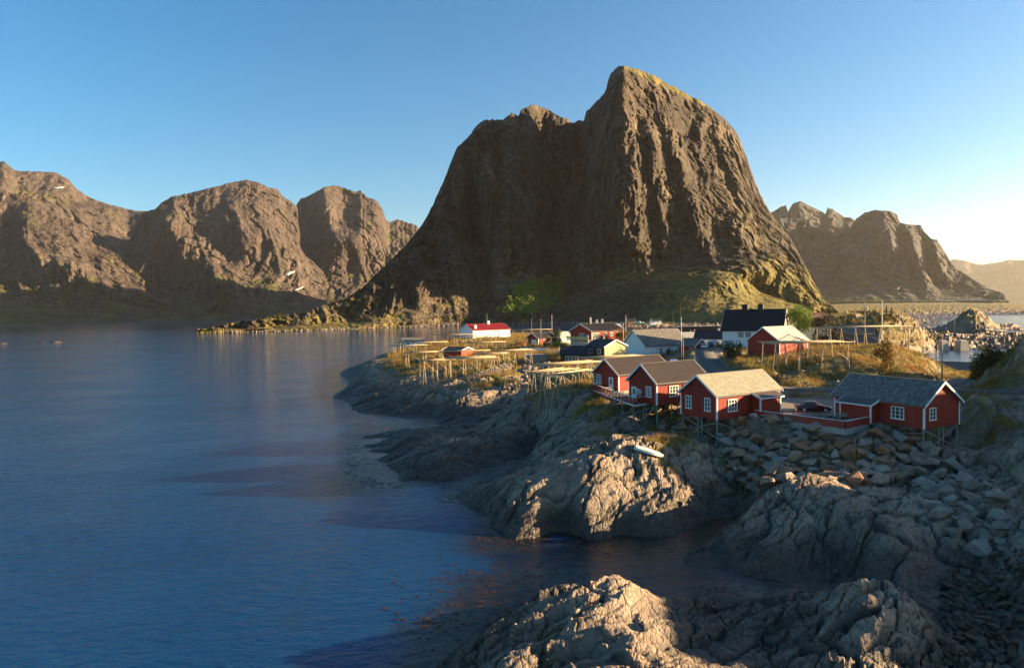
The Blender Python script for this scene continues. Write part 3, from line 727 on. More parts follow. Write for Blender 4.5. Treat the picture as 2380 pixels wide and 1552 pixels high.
mountain('mountain', [(2150, 640), (2215, 602), (2240, 606), (2262, 612), (2290, 616), (2320, 610), (2345, 604), (2380, 606), (2450, 590), (2560, 600), (2700, 640), (2900, 690)],
         [(2150, 698), (2900, 690)], [(2150, 14000), (2900, 12000)], [(2150, 15500), (2900, 13000)], WPROF, [], 120, 40, M_EAST, fl=(700, 3, .8), amp=(200, 160, 60), seed=350, rag=1.0, back=1200, veg=lambda *a: a[2] * 0 - .2)

# ------------------------------------------------------------------ water
KELP_AND_REFLECTION = [(*at(1500, 1310)[:2], 4, 11), (*at(1340, 1330)[:2], 3, 9), (*at(1680, 1350)[:2], 3, 8), (*at(1180, 1390)[:2], 2, 9), (*at(1080, 1480)[:2], 1, 7), (*at(1150, 1260)[:2], 1, 6), (*at(1210, 1080)[:2], 2, 7), (*at(1700, 1190)[:2], 2, 7)]
def sea_material():
    t = NT('sea_water')
    p = t.pos()
    n1 = t.noise(t.pos((1, 1.6, 1), (0, 0, R(-25))), 0.55, 4, .55, dist=.4)
    n2 = t.noise(t.pos((1, 1.5, 1), (0, 0, R(20))), 1.9, 4, .6)
    n3 = t.noise(p, 0.09, 3, .5)
    h = t.math('ADD', t.math('ADD', t.math('MULTIPLY', n1, 1.0), t.math('MULTIPLY', n2, 0.34)), t.math('ADD', t.math('MULTIPLY', n3, 1.6), t.math('MULTIPLY', t.noise(t.pos((1, 1.4, 1), (0, 0, R(-30))), 4.6, 3, .6), .14)))
    n4 = t.noise(t.pos((1, 2.2, 1), (0, 0, R(10))), 0.018, 4, .6)
    st = t.ramp(n4, [(0.3, 0.35), (0.62, 1.0)])
    b = t.n('Bump'); b.inputs['Distance'].default_value = 0.22
    t.l(h, b.inputs['Height']); t.l(st, b.inputs['Strength'])
    t.b.inputs['IOR'].default_value = 1.36
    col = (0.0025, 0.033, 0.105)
    for (x, y, r0, r1) in KELP_AND_REFLECTION:                                # kelp under the surface, with the rocks' dark reflection put into the colour
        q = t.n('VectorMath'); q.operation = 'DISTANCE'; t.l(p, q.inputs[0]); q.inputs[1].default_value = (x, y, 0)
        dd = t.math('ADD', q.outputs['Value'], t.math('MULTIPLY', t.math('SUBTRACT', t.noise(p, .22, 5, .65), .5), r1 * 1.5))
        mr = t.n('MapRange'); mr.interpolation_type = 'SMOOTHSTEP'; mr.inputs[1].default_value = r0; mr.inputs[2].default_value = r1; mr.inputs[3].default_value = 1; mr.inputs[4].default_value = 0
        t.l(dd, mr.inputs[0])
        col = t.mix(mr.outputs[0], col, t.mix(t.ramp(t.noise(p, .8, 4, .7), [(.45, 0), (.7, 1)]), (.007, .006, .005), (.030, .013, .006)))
    col = t.mix(t.attr('shore'), col, t.mix(t.ramp(t.noise(p, .6, 5, .7), [(.42, 0), (.68, 1)]), (.006, .006, .006), (.030, .016, .007)))  # browner near the shore: kelp plus the rocks' dark reflection as colour
    return t.done(col, 0.05, b.outputs[0], 0.5)
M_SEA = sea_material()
def sheet(name, x0, x1, y0, y1, z, mat):
    me = np_mesh(name, [(x0, y0, z), (x1, y0, z), (x1, y1, z), (x0, y1, z)], np.array([[0, 1, 2, 3]]), mat, False)
    return tag(link(name, me), kind='structure')
def shallows():  # sheet carrying the near-shore darkening, kelp and painted-in rock reflection
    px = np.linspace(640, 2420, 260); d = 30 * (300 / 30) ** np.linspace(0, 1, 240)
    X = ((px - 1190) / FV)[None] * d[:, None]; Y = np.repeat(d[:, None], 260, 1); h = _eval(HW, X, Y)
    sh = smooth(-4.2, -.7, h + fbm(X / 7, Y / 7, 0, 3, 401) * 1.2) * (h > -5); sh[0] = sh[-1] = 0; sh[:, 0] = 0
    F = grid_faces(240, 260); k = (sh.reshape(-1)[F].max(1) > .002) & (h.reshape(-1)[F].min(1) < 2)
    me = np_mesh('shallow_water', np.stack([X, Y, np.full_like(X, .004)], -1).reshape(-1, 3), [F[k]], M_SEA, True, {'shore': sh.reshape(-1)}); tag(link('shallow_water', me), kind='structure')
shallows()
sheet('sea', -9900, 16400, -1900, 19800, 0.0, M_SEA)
# ------------------------------------------------------------------ materials of built things
def paint(name, col, rough=.6, wear=.25, grain=True, obj=True, dark=.55):
    t = NT(name); p = t.pos((1, 1, .12) if grain else (1, 1, 1), obj=obj)
    n = t.noise(p, 7.0, 5, .65); n2 = t.noise(t.pos(obj=obj), 0.8, 4, .6)
    c = t.mix(t.ramp(n, [(.35, wear), (.65, 0)]), col, tuple(v * dark for v in col))
    c = t.mix(t.ramp(n2, [(.45, 0), (.8, wear)]), c, tuple(min(.85, v * 1.25 + .01) for v in col))
    return t.done(c, rough, t.bump(n, .25, .02), .3)
M = {}
M['red'] = paint('red_painted_boards', (.33, .036, .018), .65, .4)
M['red2'] = paint('faded_red_boards', (.33, .042, .022), .7, .5)
M['white'] = paint('white_painted_wood', (.74, .72, .68), .55, .2, dark=.75)
M['whitewall'] = paint('white_painted_boards', (.80, .80, .77), .6, .2, dark=.8)
M['brown'] = paint('dark_brown_boards', (.055, .042, .030), .7, .3)
M['olive'] = paint('pale_olive_boards', (.46, .42, .20), .65, .2, dark=.8)
M['orange'] = paint('ochre_boards', (.50, .24, .05), .65, .2)
M['greywood'] = paint('weathered_grey_wood', (.30, .26, .22), .85, .6)
M['polewood'] = paint('bleached_rack_wood', (.44, .33, .20), .85, .45)
M['stilt'] = paint('green_grey_treated_post', (.24, .26, .20), .8, .5)
M['concrete'] = paint('weathered_concrete', (.34, .31, .27), .9, .4, grain=False)
M['greymetal'] = paint('grey_metal', (.40, .40, .40), .4, .2, grain=False)
M['black'] = paint('black_coated_metal', (.02, .02, .022), .5, .3, grain=False)
M['blue'] = paint('blue_paint', (.02, .06, .24), .5, .2, grain=False)
M['plinth'] = paint('pale_block_wall', (.62, .58, .50), .8, .3, grain=False)
M['tarp'] = paint('pale_tarpaulin', (.62, .58, .46), .6, .3, grain=False)
M['netwall'] = paint('rusty_brown_sheet_piles', (.10, .060, .045), .85, .6)
M['fadedroof'] = paint('faded_red_brown_roof', (.17, .085, .065), .7, .3, grain=False)
M['redroof'] = paint('red_sheet_roof', (.42, .035, .030), .5, .2, grain=False)
def roof_mat(name, col, rough, pitch=0.0):
    t = NT(name); p = t.pos(obj=True)
    n = t.noise(p, 1.3, 6, .7); n2 = t.noise(p, 9, 4, .6)
    c = t.mix(t.ramp(n, [(.35, .5), (.65, 0)]), col, tuple(v * .55 for v in col))
    c = t.mix(t.ramp(n2, [(.6, 0), (.8, .35)]), c, tuple(min(.7, v * 1.7 + .02) for v in col))
    return t.done(c, rough, t.bump(n2, .3, .02), .3)
M['brownroof'] = roof_mat('brown_corrugated_roof', (.105, .075, .060), .55)
M['blackroof'] = roof_mat('black_tile_roof', (.022, .021, .026), .6)
M['greyroof'] = roof_mat('grey_board_roof', (.16, .14, .125), .8)
M['paleroof'] = roof_mat('pale_eternit_roof', (.44, .42, .36), .8)
def slate_mat(name, cols):
    t = NT(name); a = t.attr('tint')
    c = t.ramp(a, [(i / (len(cols) - 1), k) for i, k in enumerate(cols)])
    n = t.noise(t.pos(obj=True), 6, 5, .7)
    c = t.mix(t.ramp(n, [(.4, .5), (.65, 0)]), c, (.10, .09, .075))
    c = t.mix(t.ramp(t.noise(t.pos(obj=True), 1.1, 5, .7), [(.55, 0), (.75, .55)]), c, (.34, .27, .10))
    return t.done(c, .75, t.bump(n, .3, .02), .35)
M['slate'] = slate_mat('old_grey_slates', [(.10, .085, .075), (.17, .155, .14), (.22, .20, .19), (.30, .29, .27), (.15, .10, .075), (.25, .235, .22)])
M['slatelight'] = slate_mat('pale_lichened_slates', [(.34, .30, .20), (.46, .43, .33), (.40, .35, .22), (.50, .47, .38), (.38, .31, .17)])
def glass_mat():
    t = NT('window_glass'); n = t.noise(t.pos(obj=True), 1.2, 2, .5)
    c = t.mix(n, (.02, .022, .026), (.10, .095, .085))
    return t.done(c, .06, None, .6)
M['glass'] = glass_mat()

# ------------------------------------------------------------------ house parts
_cache = {}
def window_mesh(w, h, nx, ny, frame, fw):
    k = (round(w, 2), round(h, 2), nx, ny, frame, fw)
    if k in _cache: return _cache[k]
    m = MB()
    m.box(0, w, -.09, .02, h - fw, h); m.box(-.04, w + .04, -.12, .02, -.05, fw * .8)
    m.box(0, fw, -.09, .02, fw * .8, h - fw); m.box(w - fw, w, -.09, .02, fw * .8, h - fw)
    for i in range(1, nx):
        x = w * i / nx; m.box(x - fw * .4, x + fw * .4, -.075, 0, fw * .8, h - fw)
    for j in range(1, ny):
        z = h * j / ny
        for i in range(nx):
            a = w * i / nx + (fw if i == 0 else fw * .4); b = w * (i + 1) / nx - (fw if i == nx - 1 else fw * .4)
            m.box(a, b, -.065, -.005, z - fw * .22, z + fw * .22)
    p = MB(); p.box(fw * .5, w - fw * .5, -.035, -.012, fw * .5, h - fw * .5)
    _cache[k] = (m.mesh('window', M[frame]), p.mesh('pane', M['glass']))
    return _cache[k]

def face_frame(face, L, W, u, d=0.0):
    """where u metres from the left of a face lies, seen from outside"""
    if face == 'F': return (u, -d), 0
    if face == 'R': return (L + d, u), R(90)
    if face == 'L': return (-d, W - u), R(-90)
    return (L - u, W + d), R(180)

def add_window(root, L, W, face, u, z, w, h, nx=2, ny=3, frame='white', fw=.11, d=.03):
    (x, y), r = face_frame(face, L, W, u, d)
    fm, pm = window_mesh(w, h, nx, ny, frame, fw)
    o = link('window', fm, root, (x, y, z), r)
    link('pane', pm, o)
    return o

def add_door(root, L, W, face, u, z, w=.9, h=2.05, mat='white', glass=True, d=.03):
    (x, y), r = face_frame(face, L, W, u, d)
    m = MB(); m.box(-.08, 0, -.09, .02, 0, h + .08); m.box(w, w + .08, -.09, .02, 0, h + .08); m.box(0, w, -.09, .02, h, h + .08)
    m.box(0, w, -.055, 0, 0, h)
    o = link('door', m.mesh('door', M[mat]), root, (x, y, z), r)
    if glass:
        p = MB(); p.box(w * .25, w * .75, -.068, -.05, h * .48, h * .9); link('pane', p.mesh('pane', M['glass']), o)
    k = MB(); k.bar((w * .86, -.09, h * .46), (w * .74, -.09, h * .46), .03); k.bar((w * .86, -.05, h * .46), (w * .86, -.1, h * .46), .03)
    link('handle', k.mesh('handle', M['greymetal']), o)
    return o

def slates(x0, x1, y_eave, z_eave, y_ridge, z_ridge, tw=.34, th=.30, seed=1):
    """overlapping slates on one slope, as numpy arrays"""
    r_ = np.random.default_rng(seed)
    s = math.hypot(y_ridge - y_eave, z_ridge - z_eave)
    n, m = int(s / th), int((x1 - x0) / tw)
    dy, dz = (y_ridge - y_eave) / s, (z_ridge - z_eave) / s
    sg = 1 if dy > 0 else -1
    ny_, nz_ = -dz * sg, dy * sg
    V, F, T = [], [], []
    shape = [(-.5, 1.35), (.5, 1.35), (.5, .3), (.25, .02), (-.25, .02), (-.5, .3)]
    for j in range(n):
        for i in range(m + (j % 2)):
            cx = x0 + (i + .5 - .5 * (j % 2)) * (x1 - x0) / m
            k = len(V); t_ = r_.random(); lift = .02 + r_.random() * .018; jx = (r_.random() - .5) * .03
            for a, b in shape:
                d = (j + b + (r_.random() - .5) * .04) * s / n
                d = min(max(d, -.04), s)
                up = .035 + lift * (1.35 - b) * 1.1
                x = min(max(cx + a * (x1 - x0) / m * .94 + jx, x0 - .02), x1 + .02)
                V.append((x, y_eave + dy * d + ny_ * up, z_eave + dz * d + nz_ * up)); T.append(t_)
            F.append([k, k + 1, k + 2, k + 3, k + 4, k + 5] if sg < 0 else [k + 5, k + 4, k + 3, k + 2, k + 1, k])
    return V, F, T

def house(name, label, cat, A, ang, L, W, z, h, rise, wall='red', roof='blackroof', cover=None, trim='white', windows=(), doors=(), eave=.35, gab=.35,
          batten=.26, group=None, chimneys=(), corners=True, seed=1, trimroof=True, wall2=None, barge='white', floor_gap=0.0):
    root = empty(name, (A[0], A[1], z), R(ang), label, cat, group)
    def walls(which, mat, pname):
        m = MB()
        zt = h; mid = W / 2
        if 'F' in which or which == 'all':
            m.add([(0, 0, 0), (L, 0, 0), (L, 0, h), (0, 0, h)], [(0, 1, 2, 3)]); m.add([(0, W, 0), (L, W, 0), (L, W, h), (0, W, h)], [(3, 2, 1, 0)])
            m.add([(0, 0, 0), (L, 0, 0), (L, W, 0), (0, W, 0)], [(3, 2, 1, 0)])
        for fx, k in ((0, 'L'), (L, 'R')):
            if k in which or which == 'all':
                f = [(0, 1, 2, 3, 4)] if fx else [(4, 3, 2, 1, 0)]
                m.add([(fx, 0, 0), (fx, W, 0), (fx, W, h), (fx, mid, h + rise), (fx, 0, h)], f)
        if batten:
            bw = batten * .28; t_ = .028
            if 'F' in which or which == 'all':
                n = max(2, int(L / batten))
                for i in range(1, n):
                    x = L * i / n; m.box(x - bw / 2, x + bw / 2, -t_, .005, 0, h)
            n = max(2, int(W / batten))
            for i in range(1, n):
                y = W * i / n; zz = h + rise * (1 - abs(2 * y / W - 1)) - .03
                if 'L' in which or which == 'all': m.box(-t_, .005, y - bw / 2, y + bw / 2, 0, zz)
                if 'R' in which or which == 'all': m.box(L - .005, L + t_, y - bw / 2, y + bw / 2, 0, zz)
        return m.build(pname, M[mat], root)
    if wall2:
        walls('F', wall, 'wall'); walls('R', wall2[0], 'wall')['label'] = wall2[1]; walls('L', wall, 'wall')
    else: walls('all', wall, 'wall')
    # roof slabs
    sl = rise / (W / 2); th = .13; zo = .05
    rf = MB()
    ye, ze = -eave, h - eave * sl + zo
    zr = h + rise + zo
    c = 1 / math.sqrt(1 + sl * sl); tz = th / c
    for s in (0, 1):
        y0, y1 = (ye, W / 2) if s == 0 else (W - ye, W / 2)
        a = [(-gab, y0, ze), (-gab, y1, zr), (-gab, y1, zr + tz), (-gab, y0, ze + tz)]
        b = [(L + gab,) + p[1:] for p in a]
        if s == 0: rf.prism(None, b, a)
        else: rf.prism(None, a, b)
    ro = rf.build('roof', M[roof], root)
    zt = tz
    if cover == 'slate' or cover == 'slatelight':
        V, F, T = slates(-gab + .05, L + gab - .05, ye, ze + zt, W / 2, zr + zt, seed=seed)
        V2, F2, T2 = slates(-gab + .05, L + gab - .05, W - ye, ze + zt, W / 2, zr + zt, seed=seed + 1)
        n = len(V)
        me = np_mesh('slates', V + V2, [np.array(F), np.array(F2) + n], M[cover], False, {'tint': T + T2})
        tag(link('slates', me, ro), kind='stuff')
    elif cover == 'sheet':
        m = MB(); n = int((L + 2 * gab) / .22)
        for i in range(n + 1):
            x = -gab + .04 + (L + 2 * gab - .08) * i / n
            for s in (0, 1):
                y0, y1 = (ye, W / 2) if s == 0 else (W - ye, W / 2)
                a = [(x - .055, y0, ze + zt - .004), (x, y0, ze + zt + .045), (x + .055, y0, ze + zt - .004)]
                b = [(q[0], y1, q[2] + zr - ze) for q in a]
                m.prism(None, a, b)
        tag(m.build('corrugation', M[roof], ro), kind='stuff')
    elif cover == 'tile':
        m = MB(); s_ = math.hypot(W / 2 - ye, zr - ze); n = int(s_ / .38)
        for s in (0, 1):
            y0, y1 = (ye, W / 2) if s == 0 else (W - ye, W / 2)
            for j in range(n):
                f0, f1 = j / n, (j + 1) / n
                P = lambda f, u: (y0 + (y1 - y0) * f, ze + zt + (zr - ze) * f + u)
                a = [(-gab, *P(f0, -.01)), (-gab, *P(f0, .06)), (-gab, *P(f1, .002))]
                m.prism(None, a, [(L + gab,) + q[1:] for q in a])
        tag(m.build('tile_courses', M[roof], ro), kind='stuff')
    if trimroof:
        m = MB(); m.bar((-gab, W / 2, zr + zt + .03), (L + gab, W / 2, zr + zt + .03), .22, .06); m.build('ridge_cap', M[roof], ro)
    for fx in (-gab - .025, L + gab + .025):
        for s in (0, 1):
            y0 = ye - .03 if s == 0 else W - ye + .03
            b = MB()
            x0, x1 = fx - .022, fx + .022
            q = [(x0, y0, ze - .10), (x0, W / 2, zr - .10), (x0, W / 2, zr + tz + .06), (x0, y0, ze + tz + .06)]
            b.prism(None, q, [(x1,) + p[1:] for p in q])
            b.build('barge_board', M[barge], root)
    if corners:
        cb = .15
        for (x, y, sx, sy) in ((0, 0, -1, -1), (L, 0, 1, -1), (0, W, -1, 1), (L, W, 1, 1)):
            b = MB(); t_ = .045
            xa, xi, xo = x + sx * t_, x, x - sx * cb; ya, yi, yo = y + sy * t_, y, y - sy * cb
            P_ = [(xa, ya), (xo, ya), (xo, yi), (xi, yi), (xi, yo), (xa, yo)]
            if sx * sy < 0: P_ = P_[::-1]
            b.prism(None, [(p[0], p[1], -.06) for p in P_][::-1], [(p[0], p[1], h - .02) for p in P_][::-1])
            b.build('corner_board', M[trim], root)
    for w in windows: add_window(root, L, W, *w)
    for d in doors: add_door(root, L, W, *d)
    for (x, y, s, hh, mat) in chimneys:
        zc = h + rise * (1 - abs(2 * y / W - 1))
        m = MB(); m.box(x - s / 2, x + s / 2, y - s / 2, y + s / 2, zc - .5, zc + hh); 
        c_ = m.build('chimney', M[mat], ro)
        m = MB(); m.box(x - s / 2 - .08, x + s / 2 + .08, y - s / 2 - .08, y + s / 2 + .08, zc + hh + .002, zc + hh + .1)
        m.box(x - .12, x + .12, y - .12, y + .12, zc + hh + .1, zc + hh + .3)
        m.build('chimney_cap', M['black' if mat == 'black' else 'concrete'], ro)
    return root

def to_world(root, x, y, z=0):
    a = root.rotation_euler.z
    return (root.location.x + x * math.cos(a) - y * math.sin(a), root.location.y + x * math.sin(a) + y * math.cos(a), root.location.z + z)

def stilts(root, pts, braces=(), r=.085, mat='stilt', bracemat='greywood'):
    """posts from the floor down to the rock; braces join two posts: (i, share of height, j, share)"""
    W_ = [to_world(root, x, y) for x, y in pts]
    g = ground(np.array([w[0] for w in W_]), np.array([w[1] for w in W_]))[0] - .3 - root.location.z
    for (x, y), zz in zip(pts, g):
        if zz > -.2: continue
        m = MB(); m.tube((x, y, float(zz)), (x, y, .0), r, r * .95, 8); m.build('stilt', M[mat], root, False)
    for i, a, j, b in braces:
        (x0, y0), (x1, y1) = pts[i], pts[j]
        m = MB(); m.bar((x0, y0 - .1, float(g[i]) * a), (x1, y1 - .1, float(g[j]) * b), .14, .05 if 0 else .09)
        m.build('brace', M[bracemat], root)
    return g
def on_ground(x, y, off=0.0):
    return float(ground(np.array([float(x)]), np.array([float(y)]))[0][0]) + off
# ------------------------------------------------------------------ the four red cabins on stilts
FR = 8.3
# third from the left: pale slate roof, porch
cab3 = house('red_cabin', 'red stilt cabin with sunlit pale slate roof and a porch, left of the parked car', 'cabin', (26.27, 87.72), 31, 12.3, 6.4, FR, 3.05, 2.35, 'red', 'greyroof', 'slatelight',
             windows=[('L', 1.0, .95, 1.05, 1.75, 2, 3), ('L', 4.35, .95, 1.05, 1.75, 2, 3), ('F', 2.0, .85, 1.75, 1.6, 3, 3)], group='red stilt cabins', seed=11)
def porch(root, L, W, x0, x1, d, h0, h1, roof='brownroof', wallface=True, window=None, open_front=False):
    m = MB(); m.box(x0, x1, -d, -.035, 0, h1 - .05)
    n = int((x1 - x0) / .26)
    for i in range(1, n): m.box(x0 + (x1 - x0) * i / n - .035, x0 + (x1 - x0) * i / n + .035, -d - .028, -d + .01, 0, h1 - .06)
    n = int(d / .26)
    for i in range(1, n):
        for xx in (x0, x1): m.box(xx - .028, xx + .028, -d * i / n - .035, -d * i / n + .035, 0, h1 - .06)
    po = m.build('porch', M['red'], root)
    r_ = MB(); e = .3
    q = [(x0 - e, -d - .35, h1 - .1), (x0 - e, -.1, h0), (x0 - e, -.1, h0 + .12), (x0 - e, -d - .35, h1 + .02)]
    r_.prism(None, [(x1 + e,) + p[1:] for p in q], q)
    r_.build('porch_roof', M[roof], po)
    for xx in (x0, x1):
        c = MB(); c.box(xx - .085, xx + .085, -d - .05, -d + .12, -.05, h1 - .08); c.build('corner_board', M['white'], po)
    for xx in (x0 - e - .03, x1 + e + .03):
        f = MB()
        q = [(xx - .02, -d - .4, h1 - .2), (xx - .02, -.1, h0 - .1), (xx - .02, -.1, h0 + .16), (xx - .02, -d - .4, h1 + .06)]
        f.prism(None, q, [(xx + .02,) + p[1:] for p in q]); f.build('barge_board', M['white'], po)
    f = MB(); f.box(x0 - e, x1 + e, -d - .40, -d - .36, h1 - .16, h1 + .0); f.build('fascia', M['white'], po)
    return po
porch(cab3, 12.3, 6.4, 6.6, 10.6, 1.5, 2.95, 2.45)
g3 = stilts(cab3, [(.15, .15), (2.9, .15), (.15, 2.7), (.15, 3.4), (.15, 6.2), (3.2, 6.0)], [(0, .1, 4, .95), (4, .1, 0, .65), (4, .6, 2, .9), (0, .12, 1, .6)])
m = MB(); m.box(4.6, 12.3, .1, 6.3, -1.3, -.06); m.build('foundation', M['concrete'], cab3)
# second cabin
cab2 = house('red_cabin', 'red stilt cabin with satellite dish and brown corrugated roof, railed deck at its gable', 'cabin', (20.26, 95.93), 31, 10.0, 5.9, 9.2, 3.1, 2.35, 'red', 'brownroof', 'sheet',
             windows=[('L', 3.75, .95, 1.15, 1.55, 3, 3), ('F', 2.35, .95, 1.75, 1.55, 3, 3), ('F', 7.2, 1.5, .5, .7, 1, 1)], doors=[('L', .75, .05)], group='red stilt cabins')
m = MB()
m.lathe([(.10, -.16), (.34, -.10), (.55, .02), (.56, .04), (.34, -.06), (.10, -.12)], 16, axis='y')
m.bar((0, -.1, 0), (0, .55, -.1), .06); m.bar((0, .0, -.5), (0, -.45, -.35), .035); m.box(-.06, .06, -.5, -.4, -.4, -.28)
dish = m.build('satellite_dish', M['greymetal'], cab2, True); dish.location = (-.55, 5.9 - 2.75, 1.55); dish.rotation_euler = (R(14), 0, R(-70))
m = MB(); m.bar((5.1, -.09, .2), (5.1, -.09, 3.0), .09); m.bar((5.1, -.09, 2.95), (5.1, -.3, 3.05), .09); m.build('drain_pipe', M['red2'], cab2)
stilts(cab2, [(.2, .2), (3.0, .2), (5.2, .2), (.2, 3.0), (.2, 5.6), (3, 5)], [(0, .05, 4, .9)])
b = MB(); b.bar((-.1, .1, -.05), (-.3, 3.6, -3.4), .16, .09); b.bar((-.1, .3, -.5), (-.4, 4.3, -3.5), .16, .09); b.build('brace', M['greywood'], cab2)
# first cabin
cab1 = house('red_cabin', 'red cabin furthest back with grey brown sheet roof and white chimney stub behind the deck', 'cabin', (17.5, 112.6), 35, 12.5, 6.1, 9.2, 2.75, 2.3, 'red', 'brownroof', 'sheet',
             windows=[('L', .7, .95, 1.25, 1.55, 3, 3), ('F', 2.6, .9, 1.75, 1.6, 3, 3)], doors=[('L', 3.9, .05)], group='red stilt cabins', chimneys=[(1.2, 4.6, .6, .75, 'plinth')])
m = MB(); m.box(0, 12.5, .1, 6.0, -1.4, -.06); m.build('foundation', M['concrete'], cab1)
# fourth cabin on the right
cab4 = house('red_cabin', 'red stilt cabin with mottled grey fish-scale slate roof and small chimney by the lamp post', 'cabin', (42.27, 89.43), -63, 11.9, 6.9, FR, 2.72, 2.4, 'red', 'greyroof', 'slate',
             windows=[('F', 1.3, 1.0, 1.1, 1.45, 2, 3), ('F', 7.9, .75, 1.65, 1.5, 3, 3), ('R', .9, .9, 1.25, 1.45, 2, 3)], group='red stilt cabins', seed=21, chimneys=[(9.7, 5.4, .62, 1.25, 'black')])
porch(cab4, 11.9, 6.9, 2.0, 6.2, 1.5, 2.75, 2.25)
stilts(cab4, [(7.3, .2), (11.7, .2), (11.7, 4.0), (11.7, 3.2), (11.7, 6.7), (8.5, 5.0)], [(1, .05, 4, .95), (1, .85, 4, .08), (0, .7, 1, .15)])
m = MB(); m.box(0, 6.6, .1, 6.8, -1.3, -.06); m.build('foundation', M['concrete'], cab4)

def gutters(root, L, W, h, eave=.35, rise=2.35, mat='black'):
    sl = rise / (W / 2); z = h - eave * sl + .06
    m = MB(); m.bar((-.3, -eave - .07, z), (L + .3, -eave - .07, z - .03), .11, .09); m.build('gutter', M[mat], root)
    m = MB(); m.bar((L - .25, -eave - .05, z), (L - .25, -.09, z - .45), .07); m.bar((L - .25, -.09, z - .45), (L - .25, -.09, .1), .07); m.build('drain_pipe', M[mat], root)
gutters(cab1, 12.5, 6.1, 2.75, rise=2.3); gutters(cab2, 10.0, 5.9, 3.1); gutters(cab4, 11.9, 6.9, 2.72, rise=2.4, mat='red2')
# ------------------------------------------------------------------ deck between the first two cabins
DZ = 9.2
DP = [at(1389, 903.5 + 60, 0)] # replaced below
def c5(x, y): return ((2250 + x / 3.9667) * .58105, (1400 + y / 3.9667) * .58105)
def c6(x, y): return ((2650 + x / 3.88) * .58105, (1430 + y / 3.88) * .58105)
def c7(x, y): return ((3200 + x / 3.6615) * .58105, (1450 + y / 3.6615) * .58105)
DP = [at(*c5(*q), DZ) for q in ((482, 622), (958, 806), (1145, 866), (1335, 836))]
deck = empty('timber_deck', (DP[1][0], DP[1][1], DZ), 0, 'timber deck with red slatted railing on thin stilts between the two left red cabins', 'deck')
def loc(p, o): return (p[0] - o.location.x, p[1] - o.location.y, p[2] - o.location.z)
dl = [loc(p, deck) for p in DP]
backl = [loc(to_world(cab2, -.05, 5.8), deck), loc(to_world(cab2, 2.5, 6.1), deck), loc(to_world(cab1, 0.0, -.1), deck), loc(to_world(cab1, -.1, 3.0), deck)]
poly = [(p[0], p[1]) for p in dl] + [(p[0], p[1]) for p in backl]
# planks: clip strips of the outline
def plank_strips(poly, wdt, dirv):
    d = Vector(dirv).normalized(); n = Vector((-d.y, d.x))
    P = [(Vector(q).dot(d), Vector(q).dot(n)) for q in poly]
    lo, hi = min(q[1] for q in P), max(q[1] for q in P)
    k = lo
    while k < hi:
        c = k + wdt / 2; xs = []
        for (a, b), (a2, b2) in zip(P, P[1:] + P[:1]):
            if (b - c) * (b2 - c) < 0: xs.append(a + (a2 - a) * (c - b) / (b2 - b))
        xs.sort()
        for i in range(0, len(xs) - 1, 2): yield d, n, xs[i], xs[i + 1], k + .008, k + wdt - .008
        k += wdt
m = MB()
for d, n, a, b, k0, k1 in plank_strips(poly, .15, (dl[1][0] - dl[0][0], dl[1][1] - dl[0][1])):
    q = [d * a + n * k0, d * b + n * k0, d * b + n * k1, d * a + n * k1]
    m.prism(None, [(v.x, v.y, -.06) for v in q], [(v.x, v.y, -.015) for v in q])
tag(m.build('deck_planks', M['greywood'], deck), kind='stuff')
def rail_run(parent, a, b, h, nsl, mat='red2', top='white', post_every=1.6, slat=.11, outward=None, base=0.0):
    a, b = Vector(a), Vector(b); L_ = (b - a).length; d = (b - a) / L_
    n = max(1, round(L_ / post_every))
    for i in range(n + 1):
        p = a + d * (L_ * i / n)
        m = MB(); m.bar(p + Vector((0, 0, base - .1)), p + Vector((0, 0, h - .03)), .09); m.build('post', M[mat], parent)
    nn = Vector((d.y, -d.x, 0)) * .065
    for j in range(nsl):
        z = base + (h - base - .06) * (j + .5) / nsl
        m = MB(); m.bar(a + nn + Vector((0, 0, z)), b + nn + Vector((0, 0, z)), .028, slat); m.build('slat', M[mat], parent)
    m = MB(); m.bar(a + Vector((0, 0, h)), b + Vector((0, 0, h)), .17, .045); m.build('top_rail', M[top], parent)
rail_run(deck, dl[0], dl[1], 1.0, 4); rail_run(deck, dl[1], dl[2], 1.0, 5); rail_run(deck, dl[2], dl[3], 1.0, 5)
e0 = Vector(dl[0]); 
rail_run(deck, dl[0], tuple(e0 + (Vector(backl[3]) - e0) * .8), 1.0, 4)
dv = (Vector(dl[1]) - Vector(dl[0])); dn = Vector((dv.y, -dv.x, 0)).normalized()
for i in range(8):
    p = Vector(dl[0]) + dv * ((i + .6) / 8.2)
    m = MB(); m.bar(p + Vector((0, 0, .75)), p + dn * .85 + Vector((0, 0, -.25)), .07); m.bar(p + dn * .88 + Vector((0, 0, -.26)), p + Vector((0, 0, -.22)), .09); m.build('outrigger', M['red2'], deck)
for a, b in ((0, 1), (1, 2), (2, 3)):
    m = MB(); m.bar(Vector(dl[a]) + Vector((0, 0, -.14)), Vector(dl[b]) + Vector((0, 0, -.14)), .06, .2); m.build('edge_beam', M['whitewall'], deck)
sp = [Vector(dl[0]) + dv * t for t in (.1, .28, .45, .62, .78, .97)] + [Vector(dl[2]) * .9 + Vector(dl[1]) * .1, Vector(dl[3]) * .95 + Vector(dl[2]) * .05]
sp += [p - dn * 2.2 for p in sp[:5]]
gs = ground(np.array([p.x + deck.location.x for p in sp]), np.array([p.y + deck.location.y for p in sp]))[0] - DZ - .3
for p, g in zip(sp, gs):
    if g < -.3: m = MB(); m.tube((p.x, p.y, float(g)), (p.x, p.y, -.06), .075, .07, 7); m.build('stilt', M['stilt'], deck)
